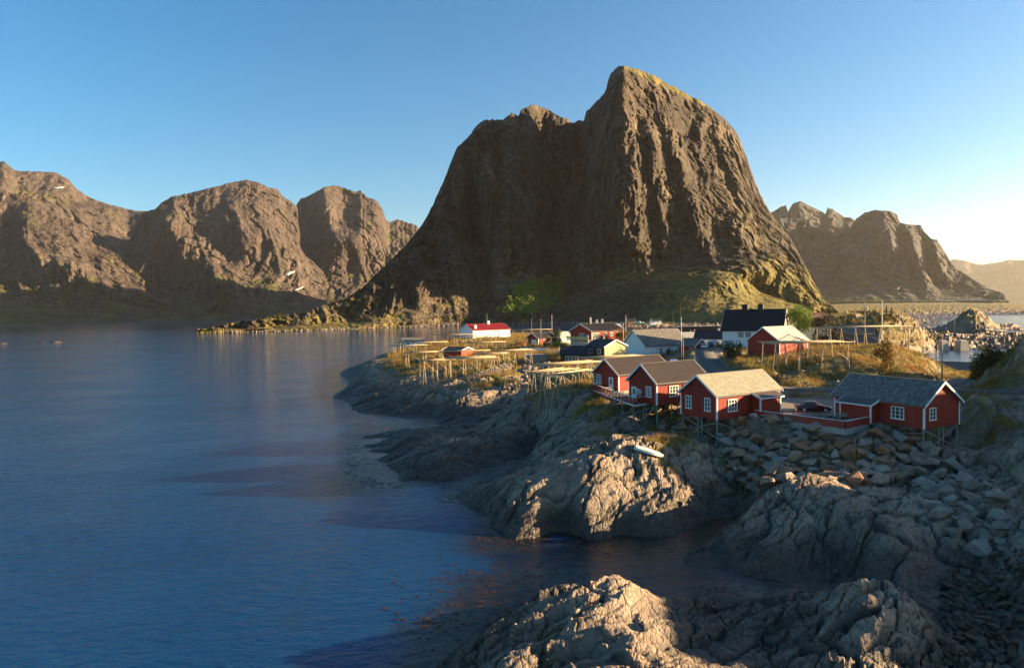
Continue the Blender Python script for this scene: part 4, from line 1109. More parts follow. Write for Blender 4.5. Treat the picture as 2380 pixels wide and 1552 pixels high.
for i, j in ((0, 1), (2, 3), (4, 5), (6, 5)):
    m = MB(); m.bar((sp[i].x, sp[i].y - .1, -.3), (sp[j].x, sp[j].y - .1, float(gs[j]) * .9), .10, .07); m.build('brace', M['greywood'], deck)

# ------------------------------------------------------------------ fence, benches, car yard
F0, F1, F2 = [at(*c6(1440, 925), 8.15), at(*c7(668, 972), 8.15), at(*c7(996, 903), 8.15)]
fence = empty('slatted_fence', tuple(F1), 0, 'low red slatted fence with white top rail on a concrete kerb joining two cabins', 'fence')
fl_ = [loc(p, fence) for p in (F0, F1, F2)]
for a, b in ((0, 1), (1, 2)):
    rail_run(fence, fl_[a], fl_[b], .95, 5, 'red', 'white', 2.2, .125, base=.06)
    m = MB(); m.bar(Vector(fl_[a]) + Vector((0, 0, -.35)), Vector(fl_[b]) + Vector((0, 0, -.35)), .26, .7); m.build('kerb', M['concrete'], fence)
def bench(loc_, rot, label):
    r_ = empty('picnic_bench', loc_, rot, label, 'bench', 'benches inside the red fence')
    for k in range(3):
        m = MB(); m.box(-.9, .9, -.42 + k * .15, -.30 + k * .15, .42, .46); m.build('seat_slat', M['greywood'], r_)
    for k in range(3):
        m = MB(); m.box(-.9, .9, .05 + k * .03, .09 + k * .03, .52 + k * .15, .63 + k * .15); m.build('back_slat', M['greywood'], r_)
    for x in (-.7, .7):
        m = MB(); m.bar((x, -.36, 0), (x, -.36, .42), .08); m.bar((x, 0, 0), (x, .16, .95), .08); m.bar((x, -.4, .38), (x, .1, .38), .08); m.build('leg', M['greywood'], r_)
    return r_
pb = at(*c6(1950, 890), 8.15); bench((pb[0], pb[1], on_ground(pb[0], pb[1])), R(172), 'grey wooden bench behind the fence, nearer the cabin with the pale roof')
pb = at(*c7(640, 850), 8.15); bench((pb[0], pb[1], on_ground(pb[0], pb[1])), R(165), 'grey wooden bench behind the fence corner, at the mottled roof cabin')

# ------------------------------------------------------------------ village houses
WW = 'whitewall'
hall = house('white_hall', 'long white hall with mossy grey slate roof and a white ramp', 'hall', (39.39, 202.2), 28, 17, 10.8, 7.9, 3.65, 4.4, WW, 'greyroof', 'slate', 'white', batten=.4, eave=.5, gab=.4, seed=31,
             windows=[('F', 5.4, .9, 1.1, 1.9, 2, 4, 'white', .1), ('F', 8.6, .9, 1.1, 1.9, 2, 4, 'white', .1), ('F', 12.2, .9, 1.1, 1.9, 2, 4, 'white', .1)], doors=[('F', 14.6, .3, 1.1, 2.1, 'white', False)])
m = MB(); m.box(0, 17, .1, 10.7, -1.2, -.05); m.build('foundation', M['concrete'], hall)
rp = empty('ramp', (0, 0, 0)); rp.parent = hall
m = MB(); m.prism(None, [(9.5, -1.6, -.9), (13.5, -1.6, .22), (13.5, -1.6, .32), (9.5, -1.6, -.78)], [(9.5, -.2, -.9), (13.5, -.2, .22), (13.5, -.2, .32), (9.5, -.2, -.78)]); m.box(13.5, 17.2, -1.6, -.2, .22, .32)
m.build('ramp_floor', M['white'], rp)
m = MB()
for dz in (.45, .75, 1.05): m.bar((9.5, -1.6, -.8 + dz), (13.5, -1.6, .3 + dz), .05, .1); m.bar((13.5, -1.6, .3 + dz), (17.2, -1.6, .3 + dz), .05, .1)
for i in range(8): x = 9.5 + i * 1.1; z = -.8 + min(1.1, (x - 9.5) * .275); m.bar((x, -1.6, z - .8), (x, -1.6, z + 1.1), .08)
m.build('ramp_railing', M['white'], rp)
wh = house('white_house', 'tall white house with steep black tiled roof and two black chimneys', 'house', (62.0, 201.0), -30, 16.5, 10.4, 9.8, 6.15, 5.6, WW, 'blackroof', 'tile', 'white', batten=.4, eave=.45, gab=.5,
           windows=[('F', 4.4, 3.9, 1.65, 1.6, 3, 3, 'white', .1), ('F', 6.5, 3.9, 1.65, 1.6, 3, 3, 'white', .1), ('F', 4.2, .7, 1.3, 1.4, 2, 2, 'white', .1), ('F', 10, 3.55, 1.5, 1.4, 3, 3, 'white', .1), ('R', 2, 3.4, 1.3, 1.4, 2, 3, 'white', .1), ('R', 5.6, 3.4, 1.3, 1.4, 2, 3, 'white', .1)],
           chimneys=[(5.5, 5.2, 1.65, 1.65, 'black'), (9.9, 5.2, 1.45, 1.65, 'black')])
m = MB(); m.box(0, 16.5, .1, 10.3, -1.5, -.05); m.build('foundation', M['concrete'], wh)
m = MB(); m.tube((-.08, -.1, 0), (-.08, -.1, 5.9), .06); m.build('drain_pipe', M['black'], wh)
bp = at((2700 + 1245 / 2.975) * .58105, (1150 + 885 / 2.975) * .58105, 10.0)
barn = house('red_barn', 'big red barn on posts with a pale sunlit roof beside the fish rack', 'barn', (bp[0], bp[1]), 36, 11.5, 8.4, 10.0, 4.7, 3.0, 'red2', 'paleroof', None, 'white', batten=.3, eave=.3, gab=.3, barge='whitewall')
stilts(barn, [(.2, .2), (.2, 2.6), (.2, 5.2), (.2, 8.2), (4, .2), (8, .2), (11, .2), (5, 4), (9, 7), (4, 8)], r=.12)
dk = house('dark_house', 'dark brown two storey house with pale olive sunlit gable and black roof', 'house', (20.4, 189.5), -50, 6.9, 9.0, 8.2, 4.2, 1.7, 'brown', 'blackroof', None, 'brown', batten=.3, eave=.4, gab=.35,
           windows=[('F', 1.4, 2.35, 1.1, 1.35, 1, 1), ('F', 4.6, 2.35, 1.1, 1.35, 1, 1), ('F', 1.2, .2, 1.1, .9, 1, 1), ('F', 4.8, .2, 1.1, .8, 1, 1)], wall2=('olive', 'pale olive gable wall in the sun'), chimneys=[(2.5, 4.5, .6, .8, 'black')])
m = MB(); m.box(.05, 6.85, .1, 8.9, -1.2, -.05); m.build('foundation', M['concrete'], dk)
dx = house('dark_annex', 'low dark brown annex with four white framed windows in a row', 'house', (13.2, 186.3), -8, 7.3, 7.0, 8.0, 2.5, 1.9, 'brown', 'blackroof', None, 'brown', batten=.3, eave=.5, gab=.4,
           windows=[('F', 1.2, .8, .85, 1.25, 1, 1), ('F', 2.15, .8, .85, 1.25, 1, 1), ('F', 3.1, .8, .85, 1.25, 1, 1), ('F', 4.05, .8, .85, 1.25, 1, 1)])
rb = house('red_house', 'large red house with timber balcony, white ground floor and brown roof', 'house', (28.1, 240), 38, 16, 11.0, 8.9, 6.0, 2.4, 'red', 'brownroof', 'sheet', 'white', batten=.35, eave=.6, gab=.5,
           windows=[('L', 4.6, 3.6, 1.5, 1.6, 2, 1), ('L', 6.3, 3.3, .9, 1.9, 1, 1), ('F', .8, 3.3, 2.6, 2.0, 4, 1, 'white', .12), ('F', 5.9, 3.9, 1.4, 1.4, 2, 1), ('F', 8.7, 3.9, 1.4, 1.4, 2, 1), ('F', 12.5, 3.9, 1.2, 1.4, 2, 1), ('F', 14.2, 3.9, 1.2, 1.4, 2, 1)],
           chimneys=[(4.5, 5.5, .9, 2.2, 'black')])
m = MB(); m.box(-.12, -.04, .2, 10.8, 0, 2.4); m.box(.2, 15.8, -.12, -.04, 0, 1.5); m.build('block_wall', M['plinth'], rb)
bal = empty('balcony', (0, 0, 0)); bal.parent = rb
m = MB(); m.box(-1.9, -.05, -.2, 11.2, 2.7, 2.9); m.build('balcony_floor', M['greywood'], bal)
for k in range(5):
    m = MB(); m.box(-1.93, -1.88, -.2, 11.2, 2.95 + k * .24, 3.15 + k * .24); m.build('balcony_board', M['olive'], bal)
m = MB()
for y in (0, 3.6, 7.3, 11): m.bar((-1.8, y, 0), (-1.8, y, 4.2), .12)
m.build('balcony_post', M['white'], bal)
m = MB(); m.lathe([(.1, -.12), (.5, -.06), (.8, .06), (.5, -.02), (.1, -.08)], 14, axis='y'); m.bar((0, -.05, 0), (0, .5, 0), .08)
sd = m.build('satellite_dish', M['greymetal'], rb, True); sd.location = (-.5, 1.6, 4.1); sd.rotation_euler = (0, 0, R(-70))
ga = house('red_garage', 'red garage with white door and black roof among the fish racks', 'garage', (10.2, 265.8), 40, 8.5, 6.2, 8.8, 3.0, 1.7, 'red', 'blackroof', None, 'white', batten=.35, eave=.6, gab=.7,
           windows=[('F', 2.5, 1.2, 1.0, .9, 1, 1)], doors=[('F', 6.2, .1)])
m = MB()
for k in range(5): m.box(-.09, -.03, 1.0, 4.0, .05 + k * .45, .47 + k * .45)
m.build('garage_door', M['white'], ga)
hut = house('red_hut', 'small dark red hut with flat black roof standing among the fish racks', 'hut', (-22.3, 219.2), -30, 7.1, 6.4, 7.8, 2.5, .75, 'red', 'blackroof', None, 'red', batten=.35, eave=.35, gab=.35)
shd = house('white_shed', 'small white shed with low grey roof at the tip of the village shore', 'shed', (-54.5, 340), 12, 10.5, 7, 5.2, 3.0, 1.5, WW, 'greyroof', None, 'white', batten=.4, windows=[('L', 1.2, .9, 1.0, 1.3, 1, 1), ('L', 2.6, .9, 1.0, 1.3, 1, 1), ('F', 2.0, .9, 1.3, 1.2, 1, 1)])
wr_ = house('white_warehouse', 'long white building with a bright red roof by the far shore', 'warehouse', (-18.8, 330), 36, 22, 12.5, 9.4, 3.8, 2.7, WW, 'redroof', 'sheet', 'white', batten=.5, eave=.4, gab=.4,
            chimneys=[(2.5, 2.0, 1.2, 1.6, 'plinth'), (13, 6.2, 1.2, 1.6, 'plinth')], windows=[('F', 12.5, 2.6, .9, .9, 1, 1), ('F', 13.7, 2.6, .9, .9, 1, 1), ('F', 14.9, 2.6, .9, .9, 1, 1)])
sc = house('red_cottage', 'little red cottage with lit orange red gable beside the white hall', 'cottage', (48.7, 199.9), -54, 6.0, 5.4, 9.0, 2.6, 1.8, 'red', 'greyroof', None, 'white', batten=.35, windows=[('R', 2.3, 2.75, .7, .7, 1, 1), ('F', 4.2, .8, .9, 1.2, 2, 2)])
stilts(sc, [(5.8, .2), (5.8, 5.2), (5.8, 2.7), (3, .2), (1, .2)], r=.1)
house('black_roofed_house', 'low white house with a black roof behind the parked white car', 'house', (58.5, 219), -24, 9.5, 9, 9.6, 2.9, 2.4, WW, 'blackroof', None, 'white', batten=.4, windows=[('F', 6.5, .9, 1.1, 1.2, 1, 1)], chimneys=[(7, 4.5, .6, .7, 'plinth')])
house('boathouse', 'white roofed boathouse behind the little red cottage', 'boathouse', (53.5, 236), 8, 12, 7, 9.6, 2.6, 1.6, WW, 'paleroof', None, 'white', batten=.5)
house('white_outhouse', 'small white outhouse between the red garage and the red house', 'shed', (19.2, 270), 30, 5, 5, 8.8, 3.0, 1.8, WW, 'paleroof', None, 'white', batten=.4)
house('white_lodge', 'pale roofed lodge with twin chimneys rising behind the red house', 'house', (36, 300), 8, 13, 8, 8.8, 5.0, 1.9, WW, 'paleroof', None, 'white', batten=.5, chimneys=[(2.5, 4, .9, 2.0, 'plinth'), (5.0, 4, .9, 2.2, 'plinth')])
# houses at the foot of the mountain, across the channel
def far_house(name, label, px, Y, z, ang, L, W, h, rise, wall, roof, wins=()):
    p = atYz(px, Y, z)
    o = house(name, label, 'house', (p[0], p[1]), ang, L, W, on_ground(p[0], p[1], .1), h, rise, wall, roof, None, 'white', batten=0, eave=.5, gab=.5, windows=wins)
    f = MB(); f.box(.05, L - .05, .1, W - .1, -2.5, -.05); f.build('foundation', M['concrete'], o); return o
far_house('ochre_house', 'ochre two storey house with black roof at the foot of the mountain', 1459, 765, 4, 8, 9.5, 9, 6.0, 2.6, 'orange', 'blackroof', [('F', 1.2, 3.6, 1.1, 1.2, 1, 1), ('F', 4.2, 3.6, 1.1, 1.2, 1, 1), ('F', 7.0, 3.6, 1.1, 1.2, 1, 1), ('F', 1.2, .9, 1.1, 1.2, 1, 1)])
far_house('red_boathouse', 'tiny red garage at the foot of the mountain, left of the ochre house', 1448, 740, 4, 25, 8, 6, 2.8, 1.6, 'red', 'blackroof')
far_house('grey_house', 'pale grey house with dark roof under the mountain spur', 1516, 760, 4, 10, 10.5, 8, 5.0, 2.2, 'whitewall', 'blackroof', [('F', 1.5, 3, 1.2, 1.2, 1, 1), ('F', 6, 3, 1.2, 1.2, 1, 1)])
far_house('red_lodge', 'long dark red house with faded red brown roof beside the green tree', 1872, 330, 6, 6, 14, 8, 5.6, 2.2, 'red', 'fadedroof', [('F', 1.2, 3.2, 1.3, 1.3, 2, 1), ('F', 4.0, 3.2, 1.3, 1.3, 2, 1), ('F', 6.2, 3.2, 1.3, 1.3, 2, 1), ('F', 8.6, 3.2, 3.4, 1.3, 4, 1)])
far_house('white_cottage', 'small pale cottage with lit chimney behind the barn roof', 1873, 205, 10, -5, 8, 7, 2.2, 2.6, 'whitewall', 'paleroof')
far_house('white_boathouse', 'white gabled boathouse under the tall fish rack', 1940, 245, 8, -28, 12, 7, 3.6, 2.6, 'whitewall', 'greyroof', [('F', 2, 1.2, 1.1, 1.1, 1, 1), ('F', 6, 1.2, 1.1, 1.1, 1, 1)])
bh = house('grey_boathouse', 'big boathouse with long brown grey roof above the lagoon', 'boathouse', (91, 192), -48, 13, 16, 3.0, 2.4, 9.0, 'greywood', 'greyroof', None, 'greywood', batten=.4, eave=.3, gab=.3, barge='greywood')
bh.location = (83.5, 186, 3.0)
pq = at(2176, 872, 3.5)
tb = house('canvas_boathouse', 'low brown roofed boathouse hung with pale tarpaulin by the lagoon', 'boathouse', (pq[0], pq[1]), -38, 9, 7.5, 2.2, 2.4, 2.2, 'greywood', 'greyroof', None, 'greywood', batten=.5, eave=.4, gab=.4, barge='greywood')
for k in range(2):
    m = MB(); n = 14; a, b = [], []
    for i in range(n + 1):
        y = .2 + k * 3.7 + 3.3 * i / n; off = .12 + .07 * math.sin(i * 2.1); pin = abs(i / n - .5) * 2
        a.append((9 + off, y, 2.3)); b.append((9.15 + off, y + (.5 - i / n) * .9 * (1 - pin * .3), -.2))
    for i in range(n): m.add([a[i], a[i + 1], b[i + 1], b[i]], [(0, 1, 2, 3)])
    m.build('tarpaulin', M['tarp'], tb, True)
# little grey bin store and white fence walls in the village
pb = at((1300 + 1930 / 2.38) * .58105, (1200 + 605 / 2.38) * .58105, 7.9)
bs = empty('bin_store', (pb[0], pb[1], on_ground(pb[0], pb[1], -.1)), R(12), 'grey slatted wooden store box above the stone slope', 'shed')
for x in range(12):
    m = MB(); m.box(x * .45, x * .45 + .42, 0, .05, 0, 2.6); m.build('plank', M['greywood'], bs)
m = MB(); m.box(.03, 5.3, .06, 3.6, 0, 2.58); m.build('body', M['greywood'], bs)
m = MB(); m.box(-.1, 5.5, -.1, 3.7, 2.62, 2.74); m.build('roof', M['paleroof'], bs)
pa, pb_, pc = at(1209, 812.5, 9.2), at(1268, 814, 9.2), at(1322, 816, 9.2)
for a, b, lb in ((pa, pb_, 'white board fence in front of the red garage'), (pb_, pc, 'white board fence continuing towards the dark annex')):
    f = empty('board_fence', (a[0], a[1], on_ground(a[0], a[1])), 0, lb, 'fence', 'white board fences in the village')
    d = (b[0] - a[0], b[1] - a[1], 0)
    for k in range(4):
        m = MB(); m.bar((0, 0, .2 + k * .27), (d[0], d[1], .2 + k * .27), .05, .25); m.build('board', M['white'], f)
    for i in range(5):
        m = MB(); m.bar((d[0] * i / 4, d[1] * i / 4 + .07, -.6), (d[0] * i / 4, d[1] * i / 4 + .07, 1.2), .1); m.build('post', M['white'], f)
# ------------------------------------------------------------------ fish drying racks
def vx(c, x): return (2100 + x / 2.975) * .58105
def rack(label, pl, pr, zt, depth, nfr, npole, side=.0, over=.6, leg=.085, brace=True, tall=False):
    """pl, pr: world (x, y) of the front edge ends; poles lie along it, trestles every few metres under it"""
    a = np.array(pl, float); b = np.array(pr, float); d = b - a; L_ = np.hypot(*d); d /= L_; n = np.array((-d[1], d[0]))
    root = empty('fish_rack', (a[0], a[1], zt), math.atan2(d[1], d[0]), label, 'rack', 'wooden fish drying racks')
    pts = []; nfr = max(3, nfr - 1)
    for i in range(nfr):
        x = L_ * (i + .08) / (nfr - .84) if nfr > 1 else L_ / 2
        for y in (.0, depth):
            for s in (-1, 1): pts.append((x + random.uniform(-.3, .3), y + s * (.95 if not tall else 1.3) + (0 if not tall else 0), x, y))
    Wp = [a + d * p[0] + n * p[1] for p in pts]
    g = ground(np.array([w[0] for w in Wp]), np.array([w[1] for w in Wp]))[0] - zt - .25
    for k, p in enumerate(pts):
        gz = max(min(float(g[k]), -1.2), -6.2)
        m = MB(); m.tube((p[0], p[1], gz), (p[2], p[3] - (p[1] - p[3]) * .08, .12), leg, leg * .7, 6); m.build('leg', M['polewood'], root, True)
    for i in range(nfr):
        x = pts[i * 4][2]
        m = MB(); m.tube((x, -.5, .0), (x + random.uniform(-.1, .1), depth + .5, .0), .07, .06, 6); m.build('cross_beam', M['polewood'], root, True)
        if brace and i < nfr - 1:
            x2 = pts[i * 4 + 4][2]; k = float(np.mean(g[i * 4:i * 4 + 4]))
            m = MB(); m.tube((x, 0, -.1), (x2, 0, max(k, -4) * .75), .05, .045, 5); m.build('brace', M['polewood'], root, True)
    npole = max(5, int(npole * .8))
    for k in range(npole):
        y = -.45 + (depth + .9) * k / max(1, npole - 1) + random.uniform(-.2, .2)
        x0, x1 = -over + random.uniform(-.5, .4), L_ + over + random.uniform(-.5, .6)
        m = MB(); m.tube((x0, y, .14 + random.uniform(0, .1)), (x1, y + random.uniform(-.5, .5), .14 + random.uniform(0, .16)), .066, .04, 6); m.build('pole', M['polewood'], root, True)
    return root
def P_(px, Y): q = atYz(px, Y, 0); return (q[0], q[1])
rack('long front rack on tall splayed legs over the shore rock, below the red hut', P_(1042, 169), P_(1149, 171), 10.9, 4.5, 5, 12)
rack('front rack on the shore rock, left of the longest front one', P_(980, 166), P_(1046, 169), 10.7, 3.5, 4, 9)
rack('short rack just right of the red hut above the stone wall', P_(1102, 184), P_(1174, 185), 10.9, 4, 4, 9)
rack('rack running right in front of the red hut', P_(1022, 197), P_(1134, 200), 11.0, 3.5, 4, 8)
rack('rack left of the red hut on the grassy edge', P_(943, 205), P_(1029, 209), 10.3, 3.5, 4, 8)
rack('low rack nearest the water at the left tip', P_(914, 268), P_(990, 272), 9.3, 5, 5, 9)
rack('rack in front of the white shed', P_(926, 298), P_(1038, 302), 9.0, 5, 5, 8)
rack('rack left of the red roofed warehouse', P_(1007, 322), P_(1100, 326), 11.4, 7, 5, 9)
rack('rack crossing the front of the red roofed warehouse', P_(1058, 286), P_(1150, 292), 11.9, 5, 6, 9)
rack('rack behind the red hut in the golden grass', P_(1085, 248), P_(1173, 252), 10.9, 5, 6, 9)
rack('rack with a tall mast above the grey bin store', P_(1153, 178), P_(1236, 182), 12.0, 4, 4, 8)
rack('far rack left of the red garage along the channel', P_(1170, 375), P_(1280, 378), 11.5, 6, 7, 9)
rack('far rack behind the red roofed warehouse', P_(1080, 372), P_(1172, 372), 10.8, 6, 5, 8)
rack('slender rack by the stone slope, left of the railed deck', P_(1252, 121), P_(1335, 128), 11.5, 3, 4, 8)
rack('rack with pale sunlit poles right beside the railed deck', P_(1283, 113), P_(1385, 124), 11.6, 2.6, 4, 9)
rack('shaded rack between the dark annex and the deck', P_(1268, 138), P_(1405, 146), 11.3, 5, 6, 12)
rack('rack in front of the olive gable and the hall', P_(1360, 153), P_(1500, 158), 11.5, 5, 6, 11)
rack('big rack on a grassy knoll right of the red barn', P_(1797, 128), P_(1975, 128), 15.6, 6.5, 5, 16, leg=.1)
rack('tall rack on heavy posts on the hilltop near the right', P_(1925, 154), P_(2108, 155), 17.4, 6, 5, 16, leg=.13)

# ------------------------------------------------------------------ poles, lamps, wires
def pole(label, px, Y, ytop, kind='plain', mat='polewood', r=.11, group='poles in the village', gz=None, base=None):
    p = atYz(px, Y, 0); zt = float(atY(px, ytop, Y)[2]); zb = on_ground(p[0], p[1], -.2) if base is None else base
    o = empty('street_lamp' if kind == 'lamp' else 'flagpole' if kind == 'flag' else 'utility_pole', (p[0], p[1], zb), 0, label, 'lamp' if kind == 'lamp' else 'pole', group)
    h = zt - zb
    m = MB(); m.tube((0, 0, 0), (0, 0, h), r, r * .62, 8); m.build('shaft', M[mat], o, True)
    if kind == 'lamp':
        m = MB(); m.tube((0, 0, h * .93), (1.1, -.3, h * .985), .035, .03, 6); m.build('arm', M['greymetal'], o)
        m = MB(); m.lathe([(.05, .12), (.16, .08), (.2, -.05), (.12, -.14)], 10, (1.25, -.33, h * .985)); m.build('lamp_head', M['white'], o, True)
    elif kind == 'wire':
        m = MB(); m.bar((-.7, 0, h * .94), (.7, 0, h * .94), .09); m.build('crossarm', M[mat], o)
        for x in (-.6, 0, .6):
            m = MB(); m.lathe([(.05, 0), (.08, .07), (.04, .16)], 8, (x, 0, h * .94 + .05)); m.build('insulator', M['greymetal'], o)
    elif kind == 'flag':
        m = MB(); m.lathe([(.03, 0), (.12, .08), (.12, .16), (.03, .24)], 8, (0, 0, h)); m.build('ball', M['white'], o, True)
    else:
        m = MB(); m.lathe([(r * .75, 0), (r * .5, .1)], 8, (0, 0, h)); m.build('cap', M['greymetal'], o)
    return o
lp = pole('tall pale lamp post standing behind the mottled roof cabin', 2190, 109, 779, 'lamp', 'polewood', .15, 'lamps')
pole('bare pole before the red garage, right of the red hut', 1256, 256, 741, 'wire')
pole('thin mast at the corner of the red roofed warehouse', 1131, 352, 729, base=8)
pole('thin white mast behind the red garage', 1282, 345, 732, 'flag', 'white', .09)
pole('faint pole on the back shore between warehouse and garage', 1234.6, 425, 739, base=4)
pole('mast rising behind the brown roof of the large red house', 1454, 268, 734, 'flag', 'white', .09)
pole('short mast at the right wall of the large red house', 1448, 234, 753, 'flag', 'white', .08)
pole('lamp post in front of the white hall', 1527, 196, 765, 'lamp', 'polewood', .11, 'lamps')
pole('white flagpole at the ramp of the hall', 1583, 184, 740, 'flag', 'white', .09)
pole('wooden pole at the roadside below the hall ramp', 1587, 176, 783, 'wire')
pole('pole between hall and red cottage', 1604, 216, 766, 'lamp', 'polewood', .1, 'lamps')
pole('wooden pole behind the tall hilltop rack', 2010, 205, 702, 'wire', 'polewood', .17)
pole('white flagpole behind the tall hilltop rack', 2050, 180, 700, 'flag', 'white', .12)
pole('short pole at the right end of the tall hilltop rack', 2112, 164, 753, 'wire')
pole('small pole on the golden hillock', 2089, 326, 722, 'wire', base=14)
pole('thin pole among the spruces on the hillock', 2057, 332, 716, 'plain', base=14)
pole('thin lamp on the causeway by the rock dome', 2219, 425, 733, 'lamp', 'greymetal', .09, 'lamps', base=3)
pole('second thin pole along the causeway', 2295, 380, 742, 'plain', 'greymetal', .09, base=3)
pole('pole on the spur above the quay wall', 1582, 735, 711, 'plain', base=8)
pole('pole on the spur left of the quay wall', 1564, 735, 722, 'plain', base=4)
pole('pole on the spur over the white roof', 1684, 690, 714, 'plain', base=6)
pole('pole beside the two on the spur', 1690, 690, 715, 'plain', base=6)
def wire(label, a, b, sag, r=.022):
    m = MB(); a, b = np.array(a, float), np.array(b, float); n = 16; prev = None
    for i in range(n + 1):
        t = i / n; p = a * (1 - t) + b * t; p[2] -= sag * 4 * t * (1 - t)
        if prev is not None: m.tube(prev, p, r, r, 4)
        prev = p
    return tag(m.build('power_line', M['black'], None), label, 'cable', 'overhead wires')
lt = atY(2190, 783, 109)
wire('overhead wire from the lamp post left towards the red barn', lt, atY(1716, 814, 150), 1.0)
wire('overhead wire from the lamp post right over the bushes', lt, atY(2440, 812, 120), .8)
wire('guy wire from the lamp post down to the cabin chimney', lt, atY(2168, 893, 96), .05, .02)
wire('overhead wire from the lamp by the red cottage to the white house', atY(1604, 769, 216), atY(1672, 776, 184), .5)

# ------------------------------------------------------------------ quay wall across the channel
qa, qb = atYz(1563, 455, 0), atYz(1682, 455, 0)
qz = float(atY(1600, 759.5, 455)[2])
quay = empty('quay_wall', tuple(qa), 0, 'long rusty brown sheet pile quay wall across the channel', 'quay')
n = 40
for i in range(n):
    x0, x1 = (qb[0] - qa[0]) * i / n, (qb[0] - qa[0]) * (i + 1) / n
    yo = .18 if i % 2 else 0
    if i == 0:
        pm = MB(); pm.box(.02, x1 - x0 - .02, 0, .35, -1.5, qz); pm = pm.mesh('sheet_pile', M['netwall'])
    link('sheet_pile', pm, quay, (x0, yo, 0))
m = MB(); m.box(0, qb[0] - qa[0], -.25, 5, qz, qz + .25); m.build('coping', M['greywood'], quay)
m = MB(); m.box(0, qb[0] - qa[0], .6, 12, -1.5, qz - .02); m.build('fill', M['netwall'], quay)
# gulls
def gull_mesh():
    m = MB(); m.lathe([(.01, -.30), (.07, -.2), (.10, 0), (.085, .15), (.05, .25), (.01, .30)], 8, (0, 0, .22), 'x')
    m.lathe([(.01, -.07), (.06, 0), (.01, .09)], 8, (.3, 0, .32), 'x'); m.add([(.36, .015, .31), (.36, -.015, .31), (.46, 0, .29)], [(0, 1, 2)])
    m.bar((0, .03, 0), (0, .03, .15), .02); m.bar((0, -.03, 0), (0, -.03, .15), .02)
    m.add([(-.28, 0, .22), (-.5, .06, .2), (-.5, -.06, .2)], [(0, 1, 2)])
    return m.mesh('gull', M['white'], True)
ORD = 'first second third fourth fifth sixth seventh eighth ninth tenth eleventh twelfth thirteenth fourteenth fifteenth sixteenth seventeenth eighteenth nineteenth twentieth'.split()
ORD += ['twenty ' + w for w in ORD[:9]]
gm = gull_mesh()
for i in range(26):
    x = qa[0] + (qb[0] - qa[0]) * (i + .3 + random.random() * .4) / 26
    o = link('gull', gm, None, (x, qa[1] + random.uniform(-.1, .3), qz + .25)); o.rotation_euler = (0, 0, random.uniform(0, 6.28)); o.scale = (1.5,) * 3
    tag(o, 'white gull perched on the quay wall top, %s from the left' % ORD[i], 'bird', 'gulls on the quay wall')
m = MB()
m.lathe([(.01, -.26), (.07, -.15), (.085, .05), (.05, .2), (.01, .26)], 8, (0, 0, 0), 'x')
for s in (-1, 1):
    m.add([(.12, s * .05, .03), (-.08, s * .05, .02), (-.12, s * .38, .20), (.10, s * .42, .22), (-.10, s * .78, .16), (-.02, s * .74, .17)], [(0, 1, 2, 3), (3, 2, 4, 5)] if s > 0 else [(3, 2, 1, 0), (5, 4, 2, 3)])
m.add([(-.22, .03, 0), (-.22, -.03, 0), (-.40, -.08, 0), (-.40, .08, 0)], [(0, 1, 2, 3)])
gf = m.build('gull', M['white'], None, True); gf.location = tuple(atY(2087, 671, 150)); gf.rotation_euler = (R(-25), R(8), R(30)); gf.scale = (1.15,) * 3
tag(gf, 'white gull flying before the eastern mountain', 'bird')

# ------------------------------------------------------------------ vehicles
def car_paint(name, col):
    t = NT(name); t.b.inputs['Coat Weight'].default_value = .6; t.b.inputs['Coat Roughness'].default_value = .08
    return t.done(col, .35, None, .5, .3)
M['maroon'] = car_paint('dark_maroon_car_paint', (.060, .008, .012)); M['carwhite'] = car_paint('white_car_paint', (.7, .7, .7)); M['cardark'] = car_paint('dark_blue_car_paint', (.02, .025, .04)); M['teal'] = car_paint('turquoise_paint', (.05, .42, .46))
M['tyre'] = paint('tyre_rubber', (.02, .02, .02), .85, .2, grain=False); M['alloy'] = paint('alloy_rim', (.55, .55, .57), .3, .1, grain=False)
M['lens'] = paint('clear_lamp_lens', (.7, .72, .72), .1, .05, grain=False); M['redlens'] = paint('red_lamp_lens', (.35, .02, .02), .2, .1, grain=False)
def loft_car(root, sec, mat, name):
    """sec: (x, half width low, half width top, z low, z mid, z top)"""
    V, F = [], []
    for x, w0, w1, z0, zm, z1 in sec:
        r_ = [(-w0, z0), (-w0 * 1.0, zm), (-w1, z1 - .04), (-w1 * .8, z1), (w1 * .8, z1), (w1, z1 - .04), (w0, zm), (w0, z0)]
        V += [(x, y, z) for y, z in r_]
    k = 8
    for i in range(len(sec) - 1):
        for j in range(k): F.append((i * k + j, (i + 1) * k + j, (i + 1) * k + (j + 1) % k, i * k + (j + 1) % k))
    F.append(tuple(range(k))); F.append(tuple(range(len(V) - 1, len(V) - 1 - k, -1)))
    m = MB(); m.add(V, F)
    o = m.build(name, M[mat], root, True)
    md = o.modifiers.new('round', 'BEVEL'); md.width = .05; md.segments = 2; md.limit_method = 'ANGLE'; md.angle_limit = R(25)
    return o
